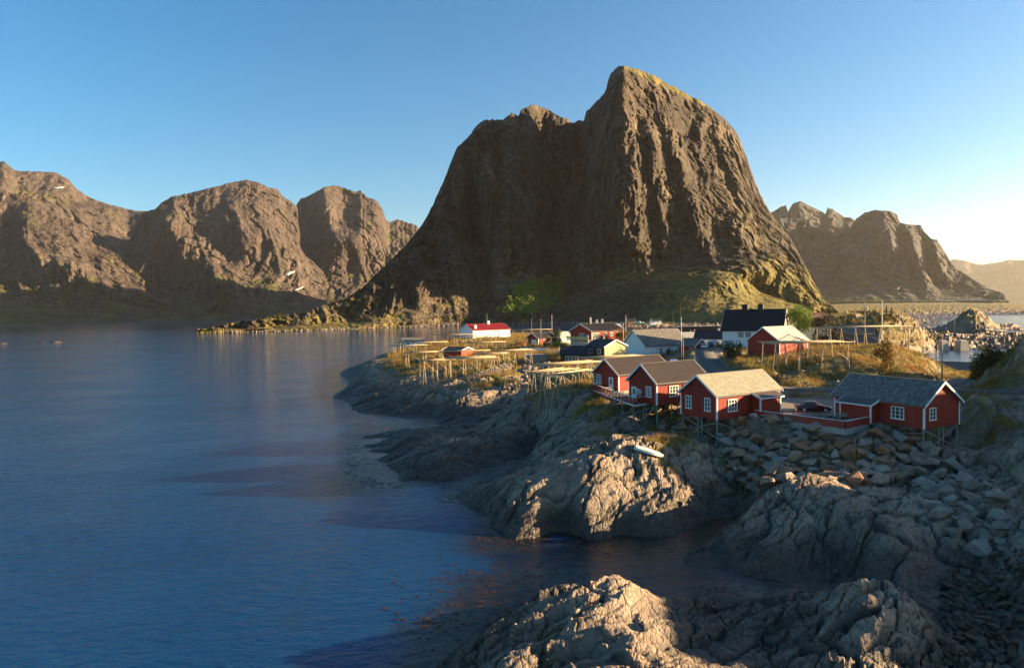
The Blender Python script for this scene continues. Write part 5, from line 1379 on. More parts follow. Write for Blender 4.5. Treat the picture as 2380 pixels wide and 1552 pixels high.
def sedan(loc_, rot, label, mat, group=None, detail=True, L_=4.6, h=1.45):
    r_ = empty('parked_car', loc_, rot, label, 'car', group)
    w = .87
    loft_car(r_, [(-L_ / 2, w * .8, w * .72, .45, .62, .80), (-L_ / 2 + .12, w * .93, w * .85, .28, .6, .92), (-1.5, w, w * .92, .24, .6, .95), (-.2, w, w * .93, .24, .6, .93), (.9, w, w * .92, .24, .6, .91), (1.6, w * .97, w * .86, .24, .58, .82), (L_ / 2 - .2, w * .88, w * .74, .28, .5, .68), (L_ / 2, w * .7, w * .6, .36, .48, .58)], mat, 'body')
    loft_car(r_, [(-1.75, w * .84, w * .72, .90, .92, .95), (-1.05, w * .86, w * .66, .90, .98, h - .09), (-.35, w * .87, w * .66, .90, 1.0, h - .02), (.25, w * .87, w * .66, .90, 1.0, h - .05), (1.28, w * .86, w * .74, .86, .88, .90)], 'glass', 'windows')
    loft_car(r_, [(-1.2, w * .69, w * .6, h - .16, h - .14, h - .10), (-.9, w * .7, w * .66, h - .1, h - .07, h - .03), (-.3, w * .7, w * .66, h - .06, h - .03, h + .02), (.2, w * .7, w * .66, h - .1, h - .06, h - .02), (.42, w * .69, w * .6, h - .17, h - .14, h - .11)], mat, 'roof')
    for s in (-1, 1):
        for a, b in (((-.35, .93), (-.32, h - .07)), ((.34, .93), (.1, h - .1))):
            m = MB(); m.bar((a[0], s * w * .89, a[1]), (b[0], s * w * .69, b[1]), .06, .05); m.build('pillar', M[mat], r_)
    for x in (-1.38, 1.38):
        for s in (-1, 1):
            m = MB(); m.lathe([(.20, -.1), (.31, -.1), (.325, -.05), (.325, .06), (.29, .1), (.2, .1)], 20, (x, s * w * .9, .325), 'y')
            wl = m.build('wheel', M['tyre'], r_, True)
            m = MB(); m.lathe([(.05, -.115 * 1), (.21, -.1), (.21, .1), (.05, .115)], 16, (x, s * w * .9, .325), 'y')
            for k in range(5):
                t = k * 2 * math.pi / 5; m.bar((x, s * (w * .9 + .118), .325), (x + .2 * math.cos(t), s * (w * .9 + .118), .325 + .2 * math.sin(t)), .02, .07, (0, 1, 0))
            m.build('rim', M['alloy'], wl)
    for s in (-1, 1):
        m = MB(); m.box(L_ / 2 - .38, L_ / 2 - .10, s * w * .62 - .14, s * w * .62 + .14, .56, .68); m.build('headlight', M['lens'], r_)
        m = MB(); m.box(-L_ / 2 - .01, -L_ / 2 + .18, s * w * .7 - .12, s * w * .7 + .12, .68, .84); m.build('tail_light', M['redlens'], r_)
        m = MB(); m.box(.82, .98, s * (w + .08) - .09, s * (w + .08) + .09, .92, 1.03); m.build('mirror', M[mat], r_)
    return r_
cp = at(1893, 957, 8.12)
sedan((cp[0] + .1, cp[1] + .6, 8.10), R(-10), 'dark maroon saloon car parked on the gravel between two cabins', 'maroon', L_=4.7)
cp = at(1637, 809, 10.9); sedan((cp[0], cp[1], on_ground(cp[0], cp[1])), R(70), 'white car parked on the road beside the red cottage', 'carwhite', 'cars on the road')
cp = at(1651, 806.5, 10.9); sedan((cp[0], cp[1], on_ground(cp[0], cp[1])), R(75), 'dark car parked behind the white one on the road', 'cardark', 'cars on the road')
for px, lb, mt in ((1483, 'white and green camper van under the ochre house', 'carwhite'), (1508, 'turquoise camper van right of the white one', 'teal')):
    q = atYz(px, 742, 0); v = empty('camper_van', (q[0], q[1], on_ground(q[0], q[1])), R(5), lb, 'van', 'camper vans by the channel')
    loft_car(v, [(-3.2, 1.0, .95, .5, 1.2, 1.9), (-3.0, 1.05, 1.0, .4, 1.2, 2.0), (1.9, 1.05, 1.0, .4, 1.2, 2.0), (3.2, 1.0, .9, .5, .9, 1.2)], 'teal', 'body')
    loft_car(v, [(-3.1, 1.0, .95, 1.98, 2.3, 2.9), (2.2, 1.0, .9, 1.98, 2.3, 2.9), (2.8, .9, .8, 1.6, 1.8, 2.2)], mt if mt != 'teal' else 'carwhite', 'cabin')
    for x in (-2, 2):
        m = MB(); m.lathe([(.2, -1.06), (.42, -1.06), (.42, 1.06), (.2, 1.06)], 12, (x, 0, .42), 'y'); m.build('wheel', M['tyre'], v)
    m = MB(); m.box(-2.4, 1.2, -1.07, -1.03, 2.15, 2.7); m.build('window', M['glass'], v)

# upturned boat on the rock
M['gelcoat'] = paint('pale_green_white_gelcoat', (.74, .76, .62), .35, .25, grain=False, dark=.8)
b0, b1 = hit(1473, 1046), hit(1541, 1066)
b0[2] += .12; b1[2] += .12
bd = b1 - b0; bl = float(np.linalg.norm(bd))
boat = empty('upturned_boat', tuple((b0 + b1) / 2), 0, 'pale upturned dinghy lying keel up on the grey rock', 'boat')
V, F = [], []; ns, nc = 15, 11
for i in range(ns):
    t = i / (ns - 1); w = .68 * (1 - max(0, (t - .35) / .65) ** 2.6) * (1 if t > .1 else .92 + .8 * t); hh = .42 * (1 - .5 * max(0, (t - .6) / .4) ** 2)
    for j in range(nc):
        a = math.pi * j / (nc - 1); c = math.cos(a); s_ = math.sin(a)
        V.append(((.5 - t) * bl, w * math.copysign(abs(c) ** .6, c), hh * s_ ** .55 + .05 + (.05 if j == nc // 2 else 0)))
for i in range(ns - 1):
    for j in range(nc - 1): F.append((i * nc + j, i * nc + j + 1, (i + 1) * nc + j + 1, (i + 1) * nc + j))
F.append(tuple(range(nc - 1, -1, -1)))
m = MB(); m.add(V, F); hull = m.build('hull', M['gelcoat'], boat, True)
m = MB()
for s in (-1, 1):
    pr = None
    for i in range(ns):
        p = V[i * nc + (0 if s > 0 else nc - 1)]
        if pr: m.bar(pr, (p[0], p[1] + s * .02, p[2]), .06)
        pr = (p[0], p[1] + s * .02, p[2])
m.build('gunwale', M['greywood'], boat)
m = MB(); m.bar((bl * .5, 0, .5), (-bl * .36, 0, .5), .05, .06); m.build('keel', M['gelcoat'], boat)
boat.rotation_euler = Vector(b0 - b1).to_track_quat('X', 'Z').to_euler()

# odds and ends of the village
q = hit(1563, 842); bx = empty('container', tuple(q), R(28), 'blue plastic containers beside the ramp of the white hall', 'container')
m = MB(); m.box(-1.2, 1.2, -.5, .5, 0, .7); m.build('body', M['blue'], bx)
m = MB(); m.box(-1.25, 1.25, -.55, .55, .7, .78); m.build('lid', M['blue'], bx)
q = hit(1655, 803); tk = empty('tank', tuple(q), R(20), 'pale square water tank at the roadside by the tall white house', 'tank')
m = MB(); m.box(-1.1, 1.1, -.9, .9, .15, 1.7); m.build('body', M['white'], tk)
m = MB(); m.box(-1.2, 1.2, -1, 1, 0, .15); m.build('pallet', M['greywood'], tk)
q = hit(1211, 803); rbt = empty('small_boat', tuple(q), R(15), 'small red hulled boat lying beside the red garage', 'boat')
m = MB(); a = [(-2, -.7, 0), (-2, .7, 0), (1, .75, 0), (2.2, 0, .1), (1, -.75, 0)]; m.prism(None, [(p[0] * .85, p[1] * .7, 0) for p in a], [(p[0], p[1], .75 + p[2]) for p in a]); m.build('hull', M['red2'], rbt)
m = MB(); m.box(-1.7, -.2, -.5, .5, .76, 1.3); m.build('cover', M['black'], rbt)
dkc = to_world(cab1, -2.3, .6, .0)
tbl = empty('deck_table', (dkc[0], dkc[1], 9.19), R(35), 'grey garden table with fixed benches on the deck before the left cabin', 'table')
for k in range(4):
    m = MB(); m.box(-.9, .9, -.36 + k * .185, -.2 + k * .185, .7, .74); m.build('table_plank', M['greywood'], tbl)
for s in (-1, 1):
    m = MB(); m.box(-.9, .9, s * .75 - .14, s * .75 + .14, .42, .46); m.build('seat', M['greywood'], tbl)
    m = MB(); m.bar((s * .65, -.75, 0), (s * .65, -.2, .7), .08); m.bar((s * .65, .75, 0), (s * .65, .2, .7), .08); m.bar((s * .65, -.8, .4), (s * .65, .8, .4), .07); m.build('leg', M['greywood'], tbl)
dkc = to_world(cab2, -1.6, 5.0, .0)
ch = empty('deck_chair', (dkc[0], dkc[1], 9.19), R(-60), 'grey slatted garden chair on the deck by the door of the dish cabin', 'chair')
m = MB(); m.box(-.3, .3, -.3, .3, .38, .43); m.build('seat', M['greywood'], ch)
for k in range(3):
    m = MB(); m.box(-.3, .3, .28 + k * .03, .32 + k * .03, .5 + k * .16, .62 + k * .16); m.build('back_slat', M['greywood'], ch)
for sx in (-.26, .26):
    for sy in (-.26, .28):
        m = MB(); m.bar((sx, sy, 0), (sx, sy + (.08 if sy > 0 else 0), .95 if sy > 0 else .4), .05); m.build('leg', M['greywood'], ch)

# fishing boat behind the canvas boathouse: mast and wheelhouse
q = atYz(2180, 222, 0); fb = empty('fishing_boat', (q[0], q[1], 0), R(60), 'white fishing boat with radar mast moored behind the canvas boathouse', 'boat')
m = MB(); a = [(-5, -1.6, -.4), (-5, 1.6, -.4), (2, 1.7, -.4), (5.2, 0, -.4), (2, -1.7, -.4)]; m.prism(None, a, [(p[0] * 1.05, p[1] * 1.1, 1.3) for p in a]); m.build('hull', M['carwhite'], fb)
m = MB(); m.box(-2.5, .8, -1.1, 1.1, 1.3, 3.4); m.build('wheelhouse', M['white'], fb)
m = MB(); m.tube((-1, 0, 3.4), (-1, 0, 9.2), .09, .05); m.bar((-1, -1.3, 6.6), (-1, 1.3, 6.6), .1); m.bar((-1, -.8, 7.6), (-1, .8, 7.6), .08); m.tube((-1, 1, 6.6), (-1, 1, 7.8), .05); m.build('mast', M['white'], fb)
m = MB(); m.lathe([(.3, 0), (.34, .15), (.25, .3)], 10, (-1, -1.1, 6.7)); m.build('radar', M['white'], fb)

# ------------------------------------------------------------------ causeway, piers, sign, gallery on the right
M['asphalt'] = paint('old_asphalt', (.105, .095, .088), .9, .3, grain=False); M['farroad'] = paint('pale_road', (.26, .235, .20), .9, .2, grain=False)  # causeway roads have a paler even colour than the village asphalt
def road_strip(name, pts, wdt, mat, lift=.03):
    P = np.array(pts); T = np.gradient(P[:, :2], axis=0); T /= np.linalg.norm(T, axis=1)[:, None]; N = np.stack([-T[:, 1], T[:, 0]], 1)
    Vv = []
    for s, dz in ((-1, -.25), (-.96, 0), (0, .05), (.96, 0), (1, -.25)):
        q = P.copy(); q[:, :2] += N * (s * wdt / 2); q[:, 2] += dz + lift; Vv.append(q)
    me = np_mesh(name, np.concatenate(Vv), [np.concatenate([[[k * len(P) + i, k * len(P) + i + 1, (k + 1) * len(P) + i + 1, (k + 1) * len(P) + i] for i in range(len(P) - 1)] for k in range(4)])], M[mat], True)
    return tag(link(name, me), kind='structure')
road_strip('road', ROADC, 4.6, 'asphalt'); road_strip('track', TRACKC, 3.4, 'asphalt', .015)
cz = [at(2130, 778, 4.2), at(2180, 775, 4.2), at(2240, 778, 4.0), at(2320, 783, 3.8), at(2420, 789, 3.6)]
road_strip('causeway_road', _resample(cz, 6), 7, 'farroad', .3)
cz2 = [at(2208, 758, 4.5), at(2260, 764, 4.2), at(2330, 771, 4.0), at(2420, 778, 4.0)]
road_strip('bridge_road', _resample(cz2, 6), 6, 'farroad', .35)
gr = empty('guard_rail', tuple(cz2[0]), 0, 'thin guard rail along the causeway road at the rock dome', 'railing')
rs = _resample(cz2, 5); m = MB()
for a, b in zip(rs[:-1], rs[1:]): m.bar(np.array(loc(a, gr)) + (0, -3, 1.5), np.array(loc(b, gr)) + (0, -3, 1.5), .08, .3)
m.build('rail', M['greymetal'], gr)
for k in range(0, len(rs), 2):
    m = MB(); q = np.array(loc(rs[k], gr)); m.bar(q + (0, -2.95, -.4), q + (0, -2.95, 1.6), .12); m.build('post', M['greymetal'], gr)
for px, lb in ((2190, 'left of two pale concrete mooring blocks at the causeway'), (2236, 'right of two pale concrete mooring blocks at the causeway')):
    q = atYz(px, 322, 0); c_ = empty('concrete_pier', (q[0], q[1], 0), R(10), lb, 'pier', 'concrete mooring blocks')
    m = MB(); a = [(-2.6, -2, -1), (2.6, -2, -1), (2.6, 2, -1), (-2.6, 2, -1)]; m.prism(None, [(p[0] * .75, p[1] * .8, 4.6) for p in a][::-1], a[::-1]); m.build('block', M['concrete'], c_)
    m = MB(); m.box(-1.2, 1.2, -1, 1, 4.6, 4.9); m.build('cap', M['plinth'], c_)
q = atYz(2199, 420, 0); sg = empty('road_sign', (q[0], q[1], 3), 0, 'small blue road sign at the end of the causeway', 'sign')
m = MB(); m.tube((0, 0, 0), (0, 0, 5.2), .07); m.build('post', M['greymetal'], sg)
m = MB(); m.box(-.9, .9, -.1, -.02, 2.6, 5.1); m.build('panel', M['blue'], sg)
m = MB(); m.add([(-.45, -.108, 3.6), (.1, -.108, 3.6), (.1, -.108, 3.2), (.55, -.108, 3.9), (.1, -.108, 4.5), (.1, -.108, 4.1), (-.45, -.108, 4.1)], [(0, 1, 2, 3, 4, 5, 6)]); m.build('symbol', M['white'], sg)
q = at(2200, 763, 4.5); gz_ = atYz(2228, 2300, 0); g2_ = atYz(2304, 2150, 0)
gal = empty('avalanche_gallery', (gz_[0], gz_[1], 17), math.atan2(g2_[1] - gz_[1], g2_[0] - gz_[0]), 'long white avalanche gallery along the distant shore road', 'gallery')
GL = float(np.hypot(g2_[0] - gz_[0], g2_[1] - gz_[1]))
m = MB(); m.box(0, GL, -6, 6, 6, 8.5); m.build('roof', M['concrete'], gal)
for i in range(24):
    m = MB(); m.box(GL * i / 23 - .5, GL * i / 23 + .5, -6, -5, -6, 6); m.build('column', M['concrete'], gal)
m = MB(); m.box(0, GL, 5.2, 6, -6, 6); m.build('back_wall', M['concrete'], gal)
# skerries at the left
for px, py, s, lb in ((128, 795, 5.5, 'low sunlit skerry awash at the left'), (95, 796, 3.5, 'darker small skerry left of the sunlit one'), (3, 799, 5, 'small skerry at the left edge of the water')):
    p = at(px, py, 0); me = None
    u = np.linspace(0, 1, 9); V = []; 
    for i in range(9):
        for k in range(14):
            a = 2 * math.pi * k / 14; r_ = s * math.cos(u[i] * math.pi / 2) * (1 + .25 * math.sin(3 * a + s)); V.append((r_ * math.cos(a), r_ * math.sin(a) * .6, s * .32 * math.sin(u[i] * math.pi / 2) - .3 + .12 * math.sin(5 * a + i)))
    F = [(i * 14 + k, i * 14 + (k + 1) % 14, (i + 1) * 14 + (k + 1) % 14, (i + 1) * 14 + k) for i in range(8) for k in range(14)]
    m = MB(); m.add(V, F); o = m.build('skerry', M_COAST, None, True); o.location = (p[0], p[1], 0); tag(o, lb, 'rock', 'skerries in the fjord')
# ------------------------------------------------------------------ boulders and stones
def stone_material(name, cols, s=1.0):
    t = NT(name); p = t.pos(obj=True)
    oi = t.n('ObjectInfo')
    n = t.noise(t.pos(), 1.6, 5, .65); n2 = t.noise(t.pos(), 9, 5, .7)
    c = t.ramp(oi.outputs['Random'], [(i / (len(cols) - 1), k) for i, k in enumerate(cols)])
    c = t.mix(t.ramp(n, [(.35, .6), (.6, 0)]), c, (.16, .09, .055)); c = t.mix(t.ramp(n2, [(.55, 0), (.75, .4)]), c, (.42, .38, .33))
    return t.done(c, .85, t.bump(n2, .5, .08), .3)
M['boulder'] = stone_material('brown_quarry_stone', [(.26, .12, .062), (.33, .165, .085), (.36, .215, .13), (.21, .115, .068), (.40, .325, .25), (.30, .14, .072)])
M['greystone'] = stone_material('grey_stone', [(.17, .14, .115), (.25, .21, .175), (.31, .27, .23), (.21, .17, .14)])
import bmesh
def rock_proto(seed, n=12, flat=.72):
    r_ = random.Random(seed); bm = bmesh.new()
    for _ in range(n):
        v = Vector((r_.gauss(0, 1), r_.gauss(0, 1), r_.gauss(0, 1))).normalized() * r_.uniform(.82, 1.08)
        bm.verts.new((v.x * 1.12, v.y * .9, v.z * flat))
    bmesh.ops.convex_hull(bm, input=bm.verts)
    lone = [v for v in bm.verts if not v.link_faces]
    bmesh.ops.delete(bm, geom=lone, context='VERTS')
    bmesh.ops.bevel(bm, geom=list(bm.edges), offset=.035, segments=1, profile=.6, affect='EDGES', clamp_overlap=True)
    me = bpy.data.meshes.new('boulder'); bm.to_mesh(me); bm.free(); return me
PROTO = [rock_proto(s) for s in range(9)]
PB = []; PG = []
for k, me in enumerate(PROTO):
    a = me.copy(); a.materials.append(M['boulder']); PB.append(a)
    a = me.copy(); a.materials.append(M['greystone']); PG.append(a)
def in_poly(x, y, P):
    c = False; n = len(P); j = n - 1
    for i in range(n):
        if (P[i][1] > y) != (P[j][1] > y) and x < (P[j][0] - P[i][0]) * (y - P[i][1]) / (P[j][1] - P[i][1]) + P[i][0]: c = not c
        j = i
    return c
def scatter(poly, z, count, smin, smax, power=2.0, tries=40, gap=.78, seed=1, sink=.25):
    """stones spread over a patch of ground (outline as seen), biggest first so that they touch without overlapping much"""
    r_ = random.Random(seed); P = [at(px, py, zz) for px, py, zz in poly]; P = [(p[0], p[1]) for p in P]
    x0, x1 = min(p[0] for p in P), max(p[0] for p in P); y0, y1 = min(p[1] for p in P), max(p[1] for p in P)
    sizes = sorted([smin + (smax - smin) * r_.random() ** power for _ in range(count)], reverse=True); got = []
    cell = {}
    for s in sizes:
        for _ in range(tries):
            x, y = r_.uniform(x0, x1), r_.uniform(y0, y1)
            if not in_poly(x, y, P): continue
            ok = True
            for gx in range(int(x // 2) - 1, int(x // 2) + 2):
                for gy in range(int(y // 2) - 1, int(y // 2) + 2):
                    for (a, b, c) in cell.get((gx, gy), ()):
                        if (a - x) ** 2 + (b - y) ** 2 < ((s + c) * gap) ** 2: ok = False; break
            if ok: cell.setdefault((int(x // 2), int(y // 2)), []).append((x, y, s)); got.append((x, y, s)); break
    g = ground(np.array([q[0] for q in got]), np.array([q[1] for q in got]))[0]
    return [(x, y, float(h) + s * (.6 - sink), s) for (x, y, s), h in zip(got, g)]
def put_stones(root, lst, protos, seed=2, name='boulder', limit=300):
    r_ = random.Random(seed); lx, ly, lz = root.location
    for k, (x, y, z, s) in enumerate(lst[:limit]):
        o = bpy.data.objects.new(name, protos[r_.randrange(len(protos))]); C.objects.link(o); o.parent = root
        o.location = (x - lx, y - ly, z - lz); o.scale = (s * r_.uniform(.85, 1.25), s * r_.uniform(.8, 1.1), s * r_.uniform(.75, 1.1)); o.rotation_euler = (r_.uniform(-.5, .5), r_.uniform(-.5, .5), r_.uniform(0, 6.28))
    rest = lst[limit:]
    if rest:
        V, F, n = [], [], 0
        for x, y, z, s in rest:
            me = protos[r_.randrange(len(protos))]; v = np.empty(len(me.vertices) * 3, np.float32); me.vertices.foreach_get('co', v); v = v.reshape(-1, 3)
            E = np.array(Matrix.Rotation(r_.uniform(0, 6.28), 3, 'Z') @ Matrix.Rotation(r_.uniform(-.6, .6), 3, 'X'))
            V.append((v * s) @ E.T + (x - lx, y - ly, z - lz)); F += [[i + n for i in p.vertices] for p in me.polygons]; n += len(v)
        m2 = bpy.data.meshes.new('small_stones'); m2.from_pydata(np.concatenate(V).tolist(), [], F); m2.materials.append(protos[0].materials[0]); m2.update()
        tag(link('small_stones', m2, root), kind='stuff')
emb = empty('boulder_embankment', tuple(at(1880, 1050, 5)), 0, 'steep bank of brown quarried boulders holding up the yard below the fence', 'embankment')
lst = scatter([(1672, 990, 7), (1745, 980, 7.7), (1880, 990, 7.7), (1990, 1010, 7.6), (2040, 1005, 7.4), (2110, 1020, 6.6), (2180, 1045, 5.6), (2150, 1085, 4.4), (2060, 1135, 3.4), (1990, 1125, 4), (1900, 1100, 4.2), (1800, 1095, 4.6), (1765, 1130, 3.2), (1740, 1100, 3.6), (1700, 1075, 4), (1680, 1040, 5)], 6, 950, .15, 1.2, 2.6, 60, .68, 5, .2)
put_stones(emb, lst, PB + PG[:3], 3)
rub = empty('rubble_slope', tuple(at(1250, 875, 6)), 0, 'slope of grey rubble between the bin store and the slender racks', 'rubble')
put_stones(rub, scatter([(1222, 838, 8.2), (1285, 846, 8.2), (1290, 870, 7.2), (1262, 905, 5), (1232, 905, 4.8), (1215, 880, 6)], 6.5, 210, .3, .95, 1.6, 40, .72, 7), PG, 5, 'stone')
ub = empty('stones_under_cabins', tuple(at(1560, 985, 7)), 0, 'broken grey stones lying under the stilts of the left cabins', 'stones')
put_stones(ub, scatter([(1420, 935, 8.2), (1500, 925, 8.2), (1610, 950, 7.6), (1690, 985, 7), (1640, 1010, 6), (1540, 1010, 6), (1450, 980, 7)], 7, 130, .25, .9, 1.8, 40, .8, 9), PG + PB[:4], 6, 'stone')
sw = empty('boulder_field', tuple(at(2270, 1150, 4.5)), 0, 'grey boulders and broken blocks filling the gully at the right edge', 'boulders')
put_stones(sw, scatter([(2120, 1110, 4), (2190, 1070, 5), (2260, 1080, 5.5), (2330, 1150, 5), (2360, 1240, 3.5), (2290, 1260, 3), (2220, 1250, 3), (2150, 1180, 3.6)], 4.5, 120, .18, 1.3, 3.2, 40, .8, 11), PG, 7)
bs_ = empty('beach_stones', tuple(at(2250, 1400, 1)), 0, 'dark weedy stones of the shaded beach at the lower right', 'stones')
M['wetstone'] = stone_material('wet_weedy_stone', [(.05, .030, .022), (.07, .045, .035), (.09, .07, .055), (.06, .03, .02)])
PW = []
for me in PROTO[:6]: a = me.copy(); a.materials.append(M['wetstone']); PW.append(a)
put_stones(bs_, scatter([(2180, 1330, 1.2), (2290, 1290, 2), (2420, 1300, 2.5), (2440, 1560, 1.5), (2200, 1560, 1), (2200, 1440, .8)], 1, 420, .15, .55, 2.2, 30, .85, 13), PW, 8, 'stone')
# dry stone wall under the front racks
dw = empty('dry_stone_wall', tuple(at(1120, 872, 6)), 0, 'dry stone retaining wall under the front fish racks', 'wall')
r_ = random.Random(4); wl = _resample([at(1085, 882, 6.2), at(1120, 878, 6.4), at(1150, 872, 6.7), at(1188, 858, 7.4)], .6)
hb = ground(wl[:, 0], wl[:, 1] - .6)[0]
for row in range(4):
    for k, p in enumerate(wl):
        o = bpy.data.objects.new('stone', PG[r_.randrange(9)]); C.objects.link(o); o.parent = dw
        o.location = (p[0] - dw.location.x + r_.uniform(-.1, .1), p[1] - .5 + row * .14 - dw.location.y, float(hb[k]) + .25 + row * .42 - dw.location.z)
        o.scale = (r_.uniform(.32, .45), r_.uniform(.3, .4), r_.uniform(.27, .36)); o.rotation_euler = (r_.uniform(-.2, .2), r_.uniform(-.2, .2), r_.uniform(0, 6.28))
# far shore stones, riprap of the causeway
def stone_strip(name, pts, n, s0, s1, spread, zs=(0, 1), kind='stuff', mat='greystone', seed=1):
    r_ = np.random.default_rng(seed); P = np.array(pts); L_ = np.r_[0, np.cumsum(np.linalg.norm(np.diff(P, axis=0), axis=1))]
    t = r_.random(n) * L_[-1]; base = np.stack([np.interp(t, L_, P[:, i]) for i in range(3)], 1)
    u = r_.random(n); base[:, 1] += u * spread; base[:, 2] += zs[0] + (zs[1] - zs[0]) * u
    V, F, c = [], [], 0
    for b in base:
        me = PROTO[r_.integers(9)]; v = np.empty(len(me.vertices) * 3, np.float32); me.vertices.foreach_get('co', v); v = v.reshape(-1, 3)
        E = np.array(Matrix.Rotation(r_.uniform(0, 6.28), 3, 'Z')); V.append((v * r_.uniform(s0, s1)) @ E.T + b); F += [[i + c for i in p.vertices] for p in me.polygons]; c += len(v)
    m2 = bpy.data.meshes.new(name); m2.from_pydata(np.concatenate(V).tolist(), [], F); m2.materials.append(M[mat]); m2.update()
    return tag(link(name, m2), kind=kind)
stone_strip('shore_stones', [atYz(x, Y - 4, 0) for x, Y in ((520, 870), (700, 915), (860, 960), (1000, 1030), (1100, 1080), (1250, 1080), (1450, 970))], 420, .5, 2.2, 10, (-.5, 2.5), seed=3)
stone_strip('causeway_riprap', [at(2150, 803, 0), at(2220, 806, 0), at(2300, 807, 0), at(2380, 806, 0)], 420, .5, 1.3, 8, (-.2, 4.0), seed=4)

# ------------------------------------------------------------------ trees and bushes
def leaf_material(name, cols, trans=.25):
    t = NT(name); a = t.attr('tint')
    c = t.ramp(a, [(i / (len(cols) - 1), k) for i, k in enumerate(cols)])
    t.b.inputs['Subsurface Weight'].default_value = 0
    t.done(c, .7, None, .2)
    tr = t.n('BsdfTranslucent'); t.l(c, tr.inputs['Color'])
    mx = t.n('MixShader'); mx.inputs[0].default_value = trans
    out = [n for n in t.t.nodes if n.type == 'OUTPUT_MATERIAL'][0]
    t.l(t.b.outputs[0], mx.inputs[1]); t.l(tr.outputs[0], mx.inputs[2]); t.l(mx.outputs[0], out.inputs['Surface'])
    return t.m
M['leafgreen'] = leaf_material('fresh_green_leaves', [(.07, .13, .016), (.13, .20, .03), (.19, .25, .035), (.25, .26, .05)])
M['leafdark'] = leaf_material('dark_bush_leaves', [(.022, .032, .010), (.04, .05, .014), (.065, .065, .02), (.08, .07, .02)])
M['needle'] = leaf_material('brownish_spruce_needles', [(.022, .026, .012), (.04, .036, .015), (.07, .05, .02), (.10, .062, .022)], .12)
M['autumn'] = leaf_material('autumn_leaves', [(.05, .045, .015), (.13, .085, .02), (.22, .12, .025), (.17, .06, .02)])
M['bark'] = paint('grey_bark', (.11, .085, .065), .9, .4, grain=False)
def leaves(rs, centers, radii, n, size, squash=.85):
    """n small leaf clumps spread on and inside the lobes"""
    k = rs.integers(len(centers), size=n); c = np.array(centers)[k]; r = np.array(radii)[k]
    d = rs.normal(size=(n, 3)); d /= np.linalg.norm(d, axis=1)[:, None]
    p = c + d * (r * rs.random(n) ** .4)[:, None] * (1, 1, squash)
    a = rs.normal(size=(n, 3)); a /= np.linalg.norm(a, axis=1)[:, None]; b = np.cross(a, rs.normal(size=(n, 3))); b /= np.linalg.norm(b, axis=1)[:, None]
    s = size * rs.uniform(.6, 1.4, n)[:, None]
    V = np.stack([p - a * s, p + b * s * .6, p + a * s, p - b * s * .6], 1).reshape(-1, 3)
    return V, np.arange(n * 4).reshape(n, 4), np.repeat(np.clip(rs.random(n) * .75 + rs.random(len(centers))[k] * .3, 0, 1), 4)
def tree(name, label, cat, p, h, w, mat, n, size, seed, trunk=.22, lobes=11, low=.2, group=None):
    rs = np.random.default_rng(seed); root = empty(name, tuple(p), 0, label, cat, group)
    cs, rr = [], []
    for i in range(lobes):
        a = rs.random() * 6.28; q = rs.random(); zz = h * (low + (.92 - low) * q); rad = w * .5 * (1 - .5 * max(0, (zz / h - .5) * 2)) * rs.uniform(.35, .75)
        cs.append((math.cos(a) * rad, math.sin(a) * rad, zz)); rr.append(w * rs.uniform(.2, .34))
    V, F, T = leaves(rs, cs, rr, n, size)
    link('crown', np_mesh('crown', V, [F], M[mat], False, {'tint': T}), root)
    m = MB(); m.tube((0, 0, -.4), (0, 0, h * .45), trunk, trunk * .6, 7); m.tube((0, 0, h * .44), (rs.uniform(-.4, .4), rs.uniform(-.4, .4), h * .85), trunk * .58, trunk * .15, 6)
    t_ = m.build('trunk', M['bark'], root)
    for c in cs[:7]:
        m = MB(); m.tube((0, 0, min(h * .5, c[2] * .55)), c, trunk * .3, .03, 5); m.build('limb', M['bark'], t_)
    return root
def spruce(label, p, h, w, seed, group='spruces', mat='needle'):
    rs = np.random.default_rng(seed); root = empty('spruce_tree', tuple(p), 0, label, 'tree', group)
    n = int(900 * h / 8); z = h * (1 - rs.random(n) ** .62 * .95); r = (1 - z / h) * w * .5 * (.75 + .3 * np.sin(z * 7 + seed)) * rs.random(n) ** .35 + .05; a = rs.random(n) * 6.28
    c = np.stack([r * np.cos(a), r * np.sin(a), z - r * .22], 1); s = (.16 + .05 * h / 8) * rs.uniform(.7, 1.5, n)[:, None]
    out = np.stack([np.cos(a), np.sin(a), np.full(n, -.35)], 1); sd = np.stack([-np.sin(a), np.cos(a), rs.uniform(-.4, .4, n)], 1)
    V = np.stack([c - out * s, c + sd * s * .55, c + out * s * 1.3, c - sd * s * .55], 1).reshape(-1, 3)
    link('crown', np_mesh('crown', V, [np.arange(n * 4).reshape(n, 4)], M[mat], False, {'tint': np.repeat(rs.random(n), 4)}), root)
    m = MB(); m.tube((0, 0, -.4), (0, 0, h * .97), .02 * h, .02, 6); m.build('trunk', M['bark'], root)
    return root
def gp(px, Y, off=-.15): q = atYz(px, Y, 0); return (q[0], q[1], on_ground(q[0], q[1], off))
tree('green_tree', 'bright green leafy tree at the gable of the tall white house', 'tree', gp(1856, 192), 12.0, 9.0, 'leafgreen', 4200, .22, 1, .25, 16)
tree('rowan_tree', 'orange tinged rowan at the end wall of the large red house', 'tree', gp(1447, 243), 6.5, 6.5, 'autumn', 1800, .22, 2, .15, 10)
tree('rowan_bush', 'rust red rowan bush on the grassy hillside behind the mottled roof cabin', 'bush', gp(2054, 125), 5.5, 4.2, 'autumn', 1800, .16, 3, .1, 9, .1)
tree('round_bush', 'round green bush on the lawn before the large red house', 'bush', gp(1296, 243), 2.6, 5.0, 'leafgreen', 1000, .18, 4, .1, 8, .1)
